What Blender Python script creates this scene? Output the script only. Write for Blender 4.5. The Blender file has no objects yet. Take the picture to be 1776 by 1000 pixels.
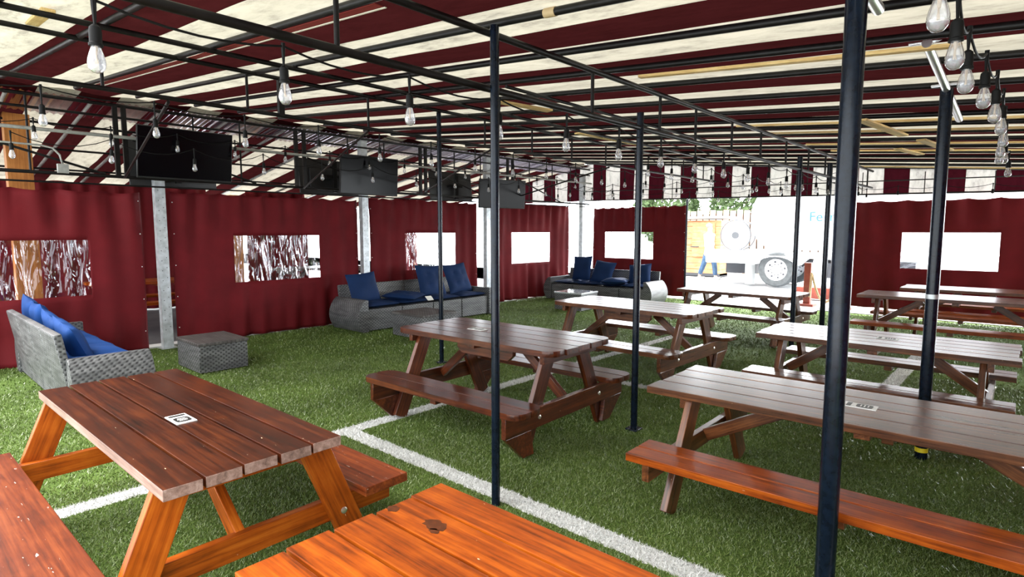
import bpy, bmesh, math, random
import numpy as np
from mathutils import Vector, Matrix, noise
random.seed(7)
SC = bpy.context.scene
COL = SC.collection
PI = math.pi

# ------------------------------------------------------------------ camera, sky, exposure
F_PX, HOR, VPB, EYE = 1010.0, 400.0, 1800.0, 1.55
pitch = math.atan((500 - HOR) / F_PX)
yaw = math.atan((VPB - 888) / (F_PX / math.cos(pitch)))
cd = bpy.data.cameras.new('camera'); cam = bpy.data.objects.new('camera', cd); COL.objects.link(cam)
cd.sensor_fit = 'HORIZONTAL'; cd.sensor_width = 36.0; cd.lens = F_PX / 1776 * 36.0
cd.clip_start = 0.05; cd.clip_end = 300
cam.location = (0, 0, EYE); cam.rotation_euler = (PI / 2 - pitch, 0, yaw)
SC.camera = cam

world = bpy.data.worlds.new('overcast_sky'); SC.world = world; world.use_nodes = True
wn = world.node_tree.nodes; wl = world.node_tree.links
bg = wn['Background']
tc = wn.new('ShaderNodeTexCoord'); sx = wn.new('ShaderNodeSeparateXYZ'); rp = wn.new('ShaderNodeValToRGB')
wl.new(tc.outputs['Generated'], sx.inputs[0]); wl.new(sx.outputs['Z'], rp.inputs[0]); wl.new(rp.outputs[0], bg.inputs[0])
rp.color_ramp.elements[0].position = 0.0; rp.color_ramp.elements[0].color = (0.88, 0.95, 1.0, 1)
rp.color_ramp.elements[1].position = 0.6; rp.color_ramp.elements[1].color = (1.0, 1.0, 1.0, 1)
# the overcast is brightest low down beyond the far doorway
dp = wn.new('ShaderNodeVectorMath'); dp.operation = 'DOT_PRODUCT'; dp.inputs[1].default_value = (.25, .93, .28)
wl.new(tc.outputs['Generated'], dp.inputs[0])
mrw = wn.new('ShaderNodeMapRange'); mrw.interpolation_type = 'SMOOTHSTEP'
mrw.inputs['From Min'].default_value = .15; mrw.inputs['From Max'].default_value = .95
mrw.inputs['To Min'].default_value = 3.6; mrw.inputs['To Max'].default_value = 20.0
wl.new(dp.outputs['Value'], mrw.inputs[0]); wl.new(mrw.outputs[0], bg.inputs[1])
SC.view_settings.view_transform = 'Standard'; SC.view_settings.look = 'None'
SC.view_settings.gamma = 1.0; SC.view_settings.use_curve_mapping = False
SC.view_settings.exposure = 0.42
SC.cycles.use_denoising = True
SC.cycles.max_bounces = 8; SC.cycles.diffuse_bounces = 4; SC.cycles.transparent_max_bounces = 12
SC.cycles.sample_clamp_indirect = 6.0
SC.cycles.caustics_reflective = False; SC.cycles.caustics_refractive = False

sd = bpy.data.lights.new('hazy_sun', 'SUN'); sd.energy = 5.0; sd.angle = math.radians(35); sd.color = (1.0, .97, .92)
so = bpy.data.objects.new('hazy_sun', sd); COL.objects.link(so)
so.rotation_euler = Vector((.62 * .62, .76 * .62, -.79)).to_track_quat('-Z', 'Y').to_euler()

# ------------------------------------------------------------------ object helpers
def tag(o, label=None, cat=None, group=None, kind=None):
    if label: o['label'] = label
    if cat: o['category'] = cat
    if group: o['group'] = group
    if kind: o['kind'] = kind
    return o

def thing(name, label, cat, loc=(0, 0, 0), rz=0.0, group=None):
    o = bpy.data.objects.new(name, None); COL.objects.link(o)
    o.empty_display_size = 0.1
    o.location = loc; o.rotation_euler = (0, 0, rz)
    return tag(o, label, cat, group)

def finish(name, bm, mat, parent=None, smooth=35, matrix=None, label=None):
    me = bpy.data.meshes.new(name)
    bmesh.ops.recalc_face_normals(bm, faces=bm.faces[:])
    bm.to_mesh(me); bm.free()
    if mat: me.materials.append(mat)
    if smooth:
        me.polygons.foreach_set('use_smooth', [True] * len(me.polygons))
        me.set_sharp_from_angle(angle=math.radians(smooth))
    o = bpy.data.objects.new(name, me); COL.objects.link(o)
    if parent: o.parent = parent
    if matrix is not None: o.matrix_local = matrix
    if label: o['label'] = label
    return o

def dup(o, parent=None, matrix=None):
    c = o.copy(); COL.objects.link(c)
    if parent: c.parent = parent
    if matrix is not None: c.matrix_local = matrix
    return c

def box(bm, c, s, m=None):
    r = bmesh.ops.create_cube(bm, size=1)
    M = Matrix.Translation(c) @ (m.to_4x4() if m is not None else Matrix.Identity(4)) @ Matrix.Diagonal((s[0], s[1], s[2], 1))
    bmesh.ops.transform(bm, matrix=M, verts=r['verts'])
    return r['verts']

def bevel(bm, w, seg=2):
    bmesh.ops.bevel(bm, geom=bm.edges[:], offset=w, segments=seg, affect='EDGES', profile=0.5)

def frame(d, up):
    x = Vector(d).normalized(); z = Vector(up); z = (z - x * z.dot(x))
    if z.length < 1e-4: z = Vector((1, 0, 0)); z = z - x * z.dot(x)
    z.normalize(); y = z.cross(x)
    return Matrix((x, y, z)).transposed()

def tube(bm, pts, r, seg=8, cap=True):
    pts = [Vector(p) for p in pts]; rings = []
    n = len(pts); rr = r if isinstance(r, (list, tuple)) else [r] * n
    up = Vector((0, 0, 1))
    for i, p in enumerate(pts):
        d = (pts[min(i + 1, n - 1)] - pts[max(i - 1, 0)])
        R = frame(d, up if abs(d.normalized().z) < 0.95 else (1, 0, 0))
        rings.append([bm.verts.new(p + R @ Vector((0, rr[i] * math.cos(2 * PI * k / seg), rr[i] * math.sin(2 * PI * k / seg)))) for k in range(seg)])
    for a, b in zip(rings, rings[1:]):
        for k in range(seg):
            bm.faces.new((a[k], a[(k + 1) % seg], b[(k + 1) % seg], b[k]))
    if cap:
        bm.faces.new(rings[0][::-1]); bm.faces.new(rings[-1])

def lathe(bm, prof, c=(0, 0, 0), seg=16, axis='Z', closed=False):
    c = Vector(c); rings = []
    for r, z in prof:
        ring = []
        for k in range(seg):
            a = 2 * PI * k / seg; x, y = r * math.cos(a), r * math.sin(a)
            v = (x, y, z) if axis == 'Z' else ((x, z, y) if axis == 'Y' else (z, x, y))
            ring.append(bm.verts.new(c + Vector(v)))
        rings.append(ring)
    for a, b in zip(rings, rings[1:] + ([rings[0]] if closed else [])):
        for k in range(seg): bm.faces.new((a[k], a[(k + 1) % seg], b[(k + 1) % seg], b[k]))
    if not closed: bm.faces.new(rings[0][::-1]); bm.faces.new(rings[-1])

def prism(bm, poly, z0, z1, ax='Z'):
    def P(a, b, z): return {'Z': (a, b, z), 'X': (z, a, b), 'Y': (a, z, b)}[ax]
    lo = [bm.verts.new(P(a, b, z0)) for a, b in poly]; hi = [bm.verts.new(P(a, b, z1)) for a, b in poly]
    bm.faces.new(lo[::-1]); bm.faces.new(hi); n = len(poly)
    for i in range(n): bm.faces.new((lo[i], lo[(i + 1) % n], hi[(i + 1) % n], hi[i]))

def beam(name, p0, p1, w, t, mat, parent=None, up=(0, 0, 1), bv=0.004, rad=(0, 0, 0, 0), label=None, endmat=None):
    """timber / bar whose own X axis runs along it; rad rounds the four plan corners (x-y-, x+y-, x+y+, x-y+)"""
    p0, p1 = Vector(p0), Vector(p1); L = (p1 - p0).length
    bm = bmesh.new()
    poly = []
    rd = [max(0, q) for q in rad]
    for (cx, cy, r, a0) in ((-L/2, -w/2, rd[0], PI), (L/2, -w/2, rd[1], 1.5*PI), (L/2, w/2, rd[2], 0), (-L/2, w/2, rd[3], .5*PI)):
        if r <= 0: poly.append((cx, cy)); continue
        ox, oy = cx - math.copysign(r, cx), cy - math.copysign(r, cy)
        for k in range(6):
            a = a0 + .5 * PI * k / 5; poly.append((ox + r * math.cos(a), oy + r * math.sin(a)))
    prism(bm, poly, -t / 2, t / 2)
    if bv: bevel(bm, min(bv, t * .3, w * .3))
    R = frame(p1 - p0, up)
    o = finish(name, bm, mat, parent, 20, Matrix.Translation((p0 + p1) / 2) @ R.to_4x4(), label)
    if endmat:
        o.data.materials.append(endmat)
        for p in o.data.polygons:
            if abs(p.normal.x) > .7 or (rad == (0, 0, 0, -1) and p.normal.y < -.7): p.material_index = 1
    return o

def pipe(name, p0, p1, r, mat, parent=None, seg=10, label=None):
    p0, p1 = Vector(p0), Vector(p1); bm = bmesh.new()
    tube(bm, [(0, 0, 0), tuple(Vector((1, 0, 0)) * (p1 - p0).length)], r, seg)
    d = p1 - p0
    R = frame(d, (0, 0, 1) if abs(d.normalized().z) < .95 else (1, 0, 0))
    return finish(name, bm, mat, parent, 50, Matrix.Translation(p0) @ R.to_4x4(), label)

# ------------------------------------------------------------------ materials
def newmat(name):
    m = bpy.data.materials.new(name); m.use_nodes = True
    nt = m.node_tree; return m, nt.nodes, nt.links, nt.nodes['Principled BSDF']

def N(nd, t, **kw):
    n = nd.new(t)
    for k, v in kw.items():
        if k in n.inputs: n.inputs[k].default_value = v
        else: setattr(n, k, v)
    return n

def ramp(nd, stops):
    r = nd.new('ShaderNodeValToRGB'); e = r.color_ramp.elements
    while len(e) > 1: e.remove(e[-1])
    e[0].position, e[0].color = stops[0][0], (*stops[0][1], 1)
    for p, c in stops[1:]:
        k = e.new(p); k.color = (*c, 1)
    return r

def plain(name, col, rough=.5, metal=0, spec=.5, noise_amt=0, nscale=8, coat=0):
    m, nd, ln, b = newmat(name)
    b.inputs['Base Color'].default_value = (*col, 1); b.inputs['Roughness'].default_value = rough
    b.inputs['Metallic'].default_value = metal; b.inputs['Specular IOR Level'].default_value = spec
    b.inputs['Coat Weight'].default_value = coat
    if noise_amt:
        t = nd.new('ShaderNodeTexCoord'); n = N(nd, 'ShaderNodeTexNoise', Scale=nscale, Detail=5)
        r = ramp(nd, [(.3, tuple(c * (1 - noise_amt) for c in col)), (.7, tuple(min(1, c * (1 + noise_amt)) for c in col))])
        ln.new(t.outputs['Object'], n.inputs['Vector']); ln.new(n.outputs[0], r.inputs[0]); ln.new(r.outputs[0], b.inputs['Base Color'])
    return m

def wood(name, c_dark, c_mid, c_light, rough=.32, chips=.02, coat=.5, pale=(.62, .48, .32), spec=.4):
    m, nd, ln, b = newmat(name)
    t = nd.new('ShaderNodeTexCoord'); oi = nd.new('ShaderNodeObjectInfo')
    off = N(nd, 'ShaderNodeVectorMath', operation='SCALE'); off.inputs[0].default_value = (7.1, 3.3, 5.7)
    ln.new(oi.outputs['Random'], off.inputs['Scale'])
    add = N(nd, 'ShaderNodeVectorMath', operation='ADD'); ln.new(t.outputs['Object'], add.inputs[0]); ln.new(off.outputs[0], add.inputs[1])
    mp = N(nd, 'ShaderNodeMapping'); mp.inputs['Scale'].default_value = (1.8, 42, 42); ln.new(add.outputs[0], mp.inputs[0])
    g = N(nd, 'ShaderNodeTexNoise', Scale=1.0, Detail=8, Roughness=.7, Distortion=.35); ln.new(mp.outputs[0], g.inputs['Vector'])
    bl = N(nd, 'ShaderNodeTexNoise', Scale=5.0, Detail=4, Roughness=.6); ln.new(add.outputs[0], bl.inputs['Vector'])
    mx = N(nd, 'ShaderNodeMath', operation='MULTIPLY_ADD'); mx.inputs[1].default_value = .72
    mb = N(nd, 'ShaderNodeMath', operation='MULTIPLY'); mb.inputs[1].default_value = .28
    ln.new(bl.outputs[0], mb.inputs[0]); ln.new(g.outputs[0], mx.inputs[0]); ln.new(mb.outputs[0], mx.inputs[2])
    r = ramp(nd, [(.36, c_dark), (.5, c_mid), (.64, c_light)]); ln.new(mx.outputs[0], r.inputs[0])
    # board to board difference of the stain
    hs = N(nd, 'ShaderNodeHueSaturation'); mr = N(nd, 'ShaderNodeMapRange'); mr.inputs['To Min'].default_value = .8; mr.inputs['To Max'].default_value = 1.2
    ln.new(oi.outputs['Random'], mr.inputs[0]); ln.new(mr.outputs[0], hs.inputs['Value']); ln.new(r.outputs[0], hs.inputs['Color'])
    # chipped varnish
    mp2 = N(nd, 'ShaderNodeMapping'); mp2.inputs['Scale'].default_value = (16, 60, 60); ln.new(add.outputs[0], mp2.inputs[0])
    ch = N(nd, 'ShaderNodeTexNoise', Scale=1.0, Detail=3, Roughness=.6); ln.new(mp2.outputs[0], ch.inputs['Vector'])
    th = .79 - chips * 3
    cr = ramp(nd, [(th, (0, 0, 0)), (min(.99, th + .02), (1, 1, 1))]); ln.new(ch.outputs[0], cr.inputs[0])
    mc = N(nd, 'ShaderNodeMix', data_type='RGBA'); ln.new(cr.outputs[0], mc.inputs[0]); ln.new(hs.outputs[0], mc.inputs[6]); mc.inputs[7].default_value = (*pale, 1)
    ln.new(mc.outputs[2], b.inputs['Base Color'])
    rr = N(nd, 'ShaderNodeMapRange'); rr.inputs['To Min'].default_value = rough * .88; rr.inputs['To Max'].default_value = rough * 1.15
    ln.new(g.outputs[0], rr.inputs[0]); ln.new(rr.outputs[0], b.inputs['Roughness'])
    b.inputs['Specular IOR Level'].default_value = spec
    b.inputs['Coat Weight'].default_value = coat; b.inputs['Coat Roughness'].default_value = .17
    bp = N(nd, 'ShaderNodeBump', Strength=.10, Distance=.002); ln.new(g.outputs[0], bp.inputs['Height']); ln.new(bp.outputs[0], b.inputs['Normal'])
    return m

W_DARKRED = wood('wood_dark_red_stain', (.013, .004, .002), (.048, .0095, .003), (.098, .022, .005), .34, .02, .10, (.62, .48, .32), .25)
W_REDBROWN = wood('wood_red_brown_stain', (.020, .005, .003), (.072, .015, .005), (.155, .038, .010), .30, .012, .22)
W_ORANGE = wood('wood_orange_varnish', (.12, .022, .003), (.34, .066, .005), (.50, .13, .012), .34, .01, .12, (.62, .48, .32), .25)
W_ORANGERED = wood('wood_orange_red_varnish', (.06, .011, .002), (.25, .045, .003), (.42, .095, .006), .34, .014, .10, (.62, .48, .32), .25)
W_BENCHRED = wood('wood_worn_red_orange', (.06, .011, .004), (.165, .030, .007), (.28, .065, .015), .36, .035, .2, (.6, .5, .45), .35)
W_BROWN = wood('wood_brown_stain', (.026, .008, .003), (.092, .028, .009), (.20, .07, .022), .28, .012, .4)
W_END = wood('weathered_end_grain', (.12, .07, .055), (.26, .16, .13), (.40, .28, .24), .5, .0, 0)
W_GREYBROWN = wood('wood_weathered_grey_brown', (.04, .025, .02), (.12, .075, .06), (.22, .15, .12), .4, .02, .1)
W_KNOT = plain('dark_knot', (.07, .018, .005), .4, 0, .3, .4, 60)
W_PINE = wood('wood_raw_pine', (.5, .3, .1), (.72, .5, .2), (.85, .65, .32), .6, 0, 0)
W_GLULAM = wood('wood_orange_glulam', (.28, .09, .02), (.45, .17, .035), (.6, .26, .07), .45, 0, .1)

STEEL_BLACK = plain('black_gloss_paint', (.004, .008, .016), .22, 0, .28, .4, 30)
STEEL_BAR = plain('black_bar_paint', (.007, .006, .006), .45, 0, .22, .4, 20)
GALV = plain('galvanised_steel', (.5, .53, .55), .45, .55, .5, .25, 14)
GALV_DULL = plain('dull_grey_conduit', (.32, .32, .30), .55, .3, .5, .2, 20)
DARK = plain('dark_void', (.01, .01, .012), .7)
BLACK_PLASTIC = plain('black_plastic', (.012, .012, .013), .45)
SCREEN = plain('screen_glass', (.002, .002, .003), .2, 0, .12)
RUBBER = plain('rubber_black', (.006, .006, .006), .6, 0, .15)
CHROME = plain('bright_bolt', (.75, .72, .65), .3, .9)
WHITE_PAINT = plain('white_truck_paint', (.85, .87, .9), .35, 0, .5, .04, 2)
WHITE_PLATE = plain('white_plate', (.8, .8, .78), .4)
BLACK_PRINT = plain('black_print', (.02, .02, .02), .4)
TAN_TAPE = plain('tan_tape', (.45, .33, .18), .6, 0, .5, .2)
CONCRETE = plain('pale_concrete', (.5, .5, .49), .85, 0, .3, .12, 3)
ASPHALT = plain('bright_yard_ground', (.55, .57, .58), .8, 0, .3, .08, 1.5)
PATIO_DARK = plain('dark_patio_floor', (.06, .06, .065), .6, 0, .4, .3, 3)
RED_TIMBER = plain('red_painted_timber', (.26, .055, .035), .55, 0, .4, .25, 8)
ROPE = plain('manila_rope', (.5, .38, .22), .85, 0, .3, .3, 60)
YELLOW = plain('yellow_plastic', (.75, .6, .02), .4)
TYRE = plain('tyre_rubber', (.09, .1, .105), .8, 0, .3, .2, 10)
DARK_STEEL = plain('dark_chassis', (.05, .055, .065), .5)
BLUE_LETTER = plain('pale_blue_lettering', (.05, .17, .30), .4)

def canvas_mat(name, axis, period, phase, duty, white, burg, tw, tb, seam=False):
    """striped awning canvas: stripes by position, light comes through from the sky above"""
    m, nd, ln, b = newmat(name); nd.remove(b); out = nd['Material Output']
    t = nd.new('ShaderNodeTexCoord'); s = nd.new('ShaderNodeSeparateXYZ'); ln.new(t.outputs['Object'], s.inputs[0])
    wob = N(nd, 'ShaderNodeTexNoise', Scale=.9, Detail=2); ln.new(t.outputs['Object'], wob.inputs['Vector'])
    wo = N(nd, 'ShaderNodeMath', operation='MULTIPLY_ADD'); wo.inputs[1].default_value = .05; ln.new(wob.outputs[0], wo.inputs[0]); ln.new(s.outputs[axis], wo.inputs[2])
    su = N(nd, 'ShaderNodeMath', operation='SUBTRACT'); su.inputs[1].default_value = phase + .025; ln.new(wo.outputs[0], su.inputs[0])
    mo = N(nd, 'ShaderNodeMath', operation='FLOORED_MODULO'); mo.inputs[1].default_value = period; ln.new(su.outputs[0], mo.inputs[0])
    lt = N(nd, 'ShaderNodeMath', operation='LESS_THAN'); lt.inputs[1].default_value = duty; ln.new(mo.outputs[0], lt.inputs[0])
    # grime drawn out along the cloth
    mp = N(nd, 'ShaderNodeMapping'); mp.inputs['Scale'].default_value = (3, 9, 5) if axis == 'Y' else (9, 3, 4); ln.new(t.outputs['Object'], mp.inputs[0])
    st = N(nd, 'ShaderNodeTexNoise', Scale=1.2, Detail=9, Roughness=.72); ln.new(mp.outputs[0], st.inputs['Vector'])
    wr = ramp(nd, [(.33, tuple(c * .55 for c in white)), (.47, tuple(c * .86 for c in white)), (.6, white)]); ln.new(st.outputs[0], wr.inputs[0])
    br = ramp(nd, [(.3, tuple(c * .75 for c in burg)), (.7, tuple(c * 1.2 for c in burg))]); ln.new(st.outputs[0], br.inputs[0])
    mx = N(nd, 'ShaderNodeMix', data_type='RGBA'); ln.new(lt.outputs[0], mx.inputs[0]); ln.new(wr.outputs[0], mx.inputs[6]); ln.new(br.outputs[0], mx.inputs[7])
    col = mx.outputs[2]
    tf = N(nd, 'ShaderNodeMix', data_type='FLOAT'); ln.new(lt.outputs[0], tf.inputs[0]); tf.inputs[2].default_value = tw; tf.inputs[3].default_value = tb
    di = nd.new('ShaderNodeBsdfDiffuse'); tr = nd.new('ShaderNodeBsdfTranslucent')
    ln.new(col, di.inputs[0])
    sc = N(nd, 'ShaderNodeVectorMath', operation='SCALE'); ln.new(col, sc.inputs[0]); ln.new(tf.outputs[0], sc.inputs['Scale']); ln.new(sc.outputs[0], tr.inputs[0])
    mxs = nd.new('ShaderNodeMixShader'); mxs.inputs[0].default_value = .5
    ln.new(di.outputs[0], mxs.inputs[1]); ln.new(tr.outputs[0], mxs.inputs[2]); ln.new(mxs.outputs[0], out.inputs[0])
    return m
CREAM = (.84, .78, .63); BURG = (.075, .014, .015)
CANVAS_ROOF = canvas_mat('striped_roof_canvas', 'Y', .8, 2.66, .405, CREAM, BURG, .15, .085)
CANVAS_VAL = canvas_mat('striped_valance_canvas', 'X', .785, -5.27, .39, (.9, .86, .8), (.08, .010, .018), .14, .06)

def cloth_mat(name, col, trans):
    m, nd, ln, b = newmat(name); out = nd['Material Output']
    t = nd.new('ShaderNodeTexCoord'); n = N(nd, 'ShaderNodeTexNoise', Scale=3, Detail=6); ln.new(t.outputs['Object'], n.inputs['Vector'])
    r = ramp(nd, [(.3, tuple(c * .82 for c in col)), (.7, tuple(c * 1.15 for c in col))]); ln.new(n.outputs[0], r.inputs[0])
    ln.new(r.outputs[0], b.inputs['Base Color']); b.inputs['Roughness'].default_value = .75; b.inputs['Specular IOR Level'].default_value = .2
    w = N(nd, 'ShaderNodeTexNoise', Scale=400, Detail=1); ln.new(t.outputs['Object'], w.inputs['Vector'])
    bp = N(nd, 'ShaderNodeBump', Strength=.15, Distance=.002); ln.new(w.outputs[0], bp.inputs['Height']); ln.new(bp.outputs[0], b.inputs['Normal'])
    tr = nd.new('ShaderNodeBsdfTranslucent'); tr.inputs[0].default_value = (col[0] * 1.5, col[1] * .8, col[2] * 1.1, 1)
    mx = nd.new('ShaderNodeMixShader'); mx.inputs[0].default_value = trans
    ln.new(b.outputs[0], mx.inputs[1]); ln.new(tr.outputs[0], mx.inputs[2]); ln.new(mx.outputs[0], out.inputs[0])
    return m
CURTAIN = cloth_mat('burgundy_curtain_cloth', (.14, .008, .012), .10)
BLUE_CLOTH = cloth_mat('navy_cushion_cloth', (.006, .024, .085), 0)
BRIGHT_BLUE = cloth_mat('blue_cushion_cloth', (.010, .055, .22), 0)

def vinyl_mat():
    m, nd, ln, b = newmat('clear_wavy_vinyl'); nd.remove(b); out = nd['Material Output']
    t = nd.new('ShaderNodeTexCoord'); mp = N(nd, 'ShaderNodeMapping'); mp.inputs['Scale'].default_value = (2, 8, 1.7); ln.new(t.outputs['Object'], mp.inputs[0])
    n = N(nd, 'ShaderNodeTexNoise', Scale=1.3, Detail=1.5, Roughness=.45, Distortion=1.2); ln.new(mp.outputs[0], n.inputs['Vector'])
    bp = N(nd, 'ShaderNodeBump', Strength=1.0, Distance=.07); ln.new(n.outputs[0], bp.inputs['Height'])
    gl = N(nd, 'ShaderNodeBsdfGlossy'); gl.inputs['Roughness'].default_value = .06; gl.inputs[0].default_value = (.95, .95, 1, 1); ln.new(bp.outputs[0], gl.inputs['Normal'])
    tp = nd.new('ShaderNodeBsdfTransparent'); tp.inputs[0].default_value = (.93, .93, .96, 1)
    fr = N(nd, 'ShaderNodeFresnel', IOR=1.5); ln.new(bp.outputs[0], fr.inputs['Normal'])
    mr = N(nd, 'ShaderNodeMapRange'); mr.inputs['To Min'].default_value = .05; mr.inputs['To Max'].default_value = .42; ln.new(fr.outputs[0], mr.inputs[0])
    mx = nd.new('ShaderNodeMixShader'); ln.new(mr.outputs[0], mx.inputs[0]); ln.new(tp.outputs[0], mx.inputs[1]); ln.new(gl.outputs[0], mx.inputs[2])
    ln.new(mx.outputs[0], out.inputs[0]); return m
VINYL = vinyl_mat()

def bulb_mat():
    m, nd, ln, b = newmat('clear_bulb_glass'); nd.remove(b); out = nd['Material Output']
    gl = N(nd, 'ShaderNodeBsdfGlossy'); gl.inputs['Roughness'].default_value = .04
    tp = nd.new('ShaderNodeBsdfTransparent'); tp.inputs[0].default_value = (.93, .94, .97, 1)
    df = nd.new('ShaderNodeBsdfDiffuse'); df.inputs[0].default_value = (.85, .86, .9, 1)
    fr = N(nd, 'ShaderNodeLayerWeight', Blend=.45)
    m1 = nd.new('ShaderNodeMixShader'); m1.inputs[0].default_value = .22; ln.new(tp.outputs[0], m1.inputs[1]); ln.new(df.outputs[0], m1.inputs[2])
    m2 = nd.new('ShaderNodeMixShader'); ln.new(fr.outputs['Facing'], m2.inputs[0]); ln.new(m1.outputs[0], m2.inputs[1]); ln.new(gl.outputs[0], m2.inputs[2])
    ln.new(m2.outputs[0], out.inputs[0]); return m
BULB = bulb_mat()

def wicker_mat(name, c0, c1, c2, flat=False):
    m, nd, ln, b = newmat(name)
    t = nd.new('ShaderNodeTexCoord'); s = nd.new('ShaderNodeSeparateXYZ'); ln.new(t.outputs['Object'], s.inputs[0])
    h = N(nd, 'ShaderNodeMath', operation='ADD'); ln.new(s.outputs['X'], h.inputs[0])
    if flat: h.inputs[1].default_value = 0; v = s.outputs['Y']
    else: ln.new(s.outputs['Y'], h.inputs[1]); v = s.outputs['Z']
    def sn(src, k):
        a = N(nd, 'ShaderNodeMath', operation='MULTIPLY'); a.inputs[1].default_value = k; ln.new(src, a.inputs[0])
        q = N(nd, 'ShaderNodeMath', operation='SINE'); ln.new(a.outputs[0], q.inputs[0]); return q.outputs[0]
    wv = N(nd, 'ShaderNodeMath', operation='MULTIPLY'); ln.new(sn(h.outputs[0], 2 * PI / .056), wv.inputs[0]); ln.new(sn(v, 2 * PI / .044), wv.inputs[1])
    w2 = N(nd, 'ShaderNodeMath', operation='MULTIPLY_ADD'); w2.inputs[1].default_value = .5; w2.inputs[2].default_value = .5; ln.new(wv.outputs[0], w2.inputs[0])
    mp = N(nd, 'ShaderNodeMapping'); mp.inputs['Scale'].default_value = (4, 4, 26) if not flat else (4, 26, 4); ln.new(t.outputs['Object'], mp.inputs[0])
    n = N(nd, 'ShaderNodeTexNoise', Scale=1, Detail=3); ln.new(mp.outputs[0], n.inputs['Vector'])
    r1 = ramp(nd, [(.35, c1), (.65, c2)]); ln.new(n.outputs[0], r1.inputs[0])
    cr = ramp(nd, [(.12, (0, 0, 0)), (.5, (1, 1, 1))]); ln.new(w2.outputs[0], cr.inputs[0])
    mx = N(nd, 'ShaderNodeMix', data_type='RGBA'); ln.new(cr.outputs[0], mx.inputs[0]); mx.inputs[6].default_value = (*c0, 1); ln.new(r1.outputs[0], mx.inputs[7])
    ln.new(mx.outputs[2], b.inputs['Base Color']); b.inputs['Roughness'].default_value = .5
    bp = N(nd, 'ShaderNodeBump', Strength=.5, Distance=.006); ln.new(w2.outputs[0], bp.inputs['Height']); ln.new(bp.outputs[0], b.inputs['Normal'])
    return m
WICKER = wicker_mat('grey_wicker', (.025, .025, .028), (.075, .077, .08), (.17, .172, .175))
WICKER_TOP = wicker_mat('grey_wicker_top', (.025, .022, .022), (.065, .058, .056), (.13, .12, .115), True)

def turf_mat(name, blades):
    m, nd, ln, b = newmat(name)
    t = nd.new('ShaderNodeTexCoord'); s = nd.new('ShaderNodeSeparateXYZ')
    n0 = N(nd, 'ShaderNodeTexNoise', Scale=45, Detail=2); ln.new(t.outputs['Object'], n0.inputs['Vector'])
    jit = N(nd, 'ShaderNodeVectorMath', operation='MULTIPLY_ADD'); jit.inputs[1].default_value = (.045, .045, 0)
    ln.new(n0.outputs['Color'], jit.inputs[0]); ln.new(t.outputs['Object'], jit.inputs[2]); ln.new(jit.outputs[0], s.inputs[0])
    o = .0225
    def band(src, a, bb):
        g = N(nd, 'ShaderNodeMath', operation='GREATER_THAN'); g.inputs[1].default_value = a + o; ln.new(src, g.inputs[0])
        l = N(nd, 'ShaderNodeMath', operation='LESS_THAN'); l.inputs[1].default_value = bb + o; ln.new(src, l.inputs[0])
        q = N(nd, 'ShaderNodeMath', operation='MULTIPLY'); ln.new(g.outputs[0], q.inputs[0]); ln.new(l.outputs[0], q.inputs[1]); return q.outputs[0]
    def rect(x0, x1, y0, y1):
        q = N(nd, 'ShaderNodeMath', operation='MULTIPLY'); ln.new(band(s.outputs['X'], x0, x1), q.inputs[0]); ln.new(band(s.outputs['Y'], y0, y1), q.inputs[1]); return q.outputs[0]
    acc = None
    for rct in ((-3.97, 4, 2.345, 2.485), (-3.97, -3.83, -1, 9.2), (-1.08, -.93, 5.3, 9.2), (-3.9, -.95, 5.04, 5.17)):
        q = rect(*rct)
        if acc is None: acc = q
        else:
            mm = N(nd, 'ShaderNodeMath', operation='MAXIMUM'); ln.new(acc, mm.inputs[0]); ln.new(q, mm.inputs[1]); acc = mm.outputs[0]
    n1 = N(nd, 'ShaderNodeTexNoise', Scale=(210 if blades else 90), Detail=2); ln.new(t.outputs['Object'], n1.inputs['Vector'])
    n2 = N(nd, 'ShaderNodeTexNoise', Scale=1.6, Detail=5); ln.new(t.outputs['Object'], n2.inputs['Vector'])
    if blades: gr = ramp(nd, [(.3, (.05, .088, .018)), (.5, (.115, .175, .036)), (.68, (.26, .31, .10))])
    else: gr = ramp(nd, [(.35, (.05, .085, .018)), (.65, (.11, .17, .04))])
    ln.new(n1.outputs[0], gr.inputs[0])
    hs = N(nd, 'ShaderNodeHueSaturation'); mr = N(nd, 'ShaderNodeMapRange'); mr.inputs['From Min'].default_value = .3; mr.inputs['From Max'].default_value = .7; mr.inputs['To Min'].default_value = .78; mr.inputs['To Max'].default_value = 1.25
    ln.new(n2.outputs[0], mr.inputs[0]); ln.new(mr.outputs[0], hs.inputs['Value']); ln.new(gr.outputs[0], hs.inputs['Color'])
    wr = ramp(nd, [(.3, (.42, .43, .42)), (.6, (.75, .76, .75))]); ln.new(n1.outputs[0], wr.inputs[0])
    mx = N(nd, 'ShaderNodeMix', data_type='RGBA'); ln.new(acc, mx.inputs[0]); ln.new(hs.outputs[0], mx.inputs[6]); ln.new(wr.outputs[0], mx.inputs[7])
    ln.new(mx.outputs[2], b.inputs['Base Color']); b.inputs['Roughness'].default_value = .36 if blades else .9
    b.inputs['Specular IOR Level'].default_value = .65 if blades else .1
    return m
TURF_BASE = turf_mat('turf_backing', False); TURF = turf_mat('turf_blades', True)

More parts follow.
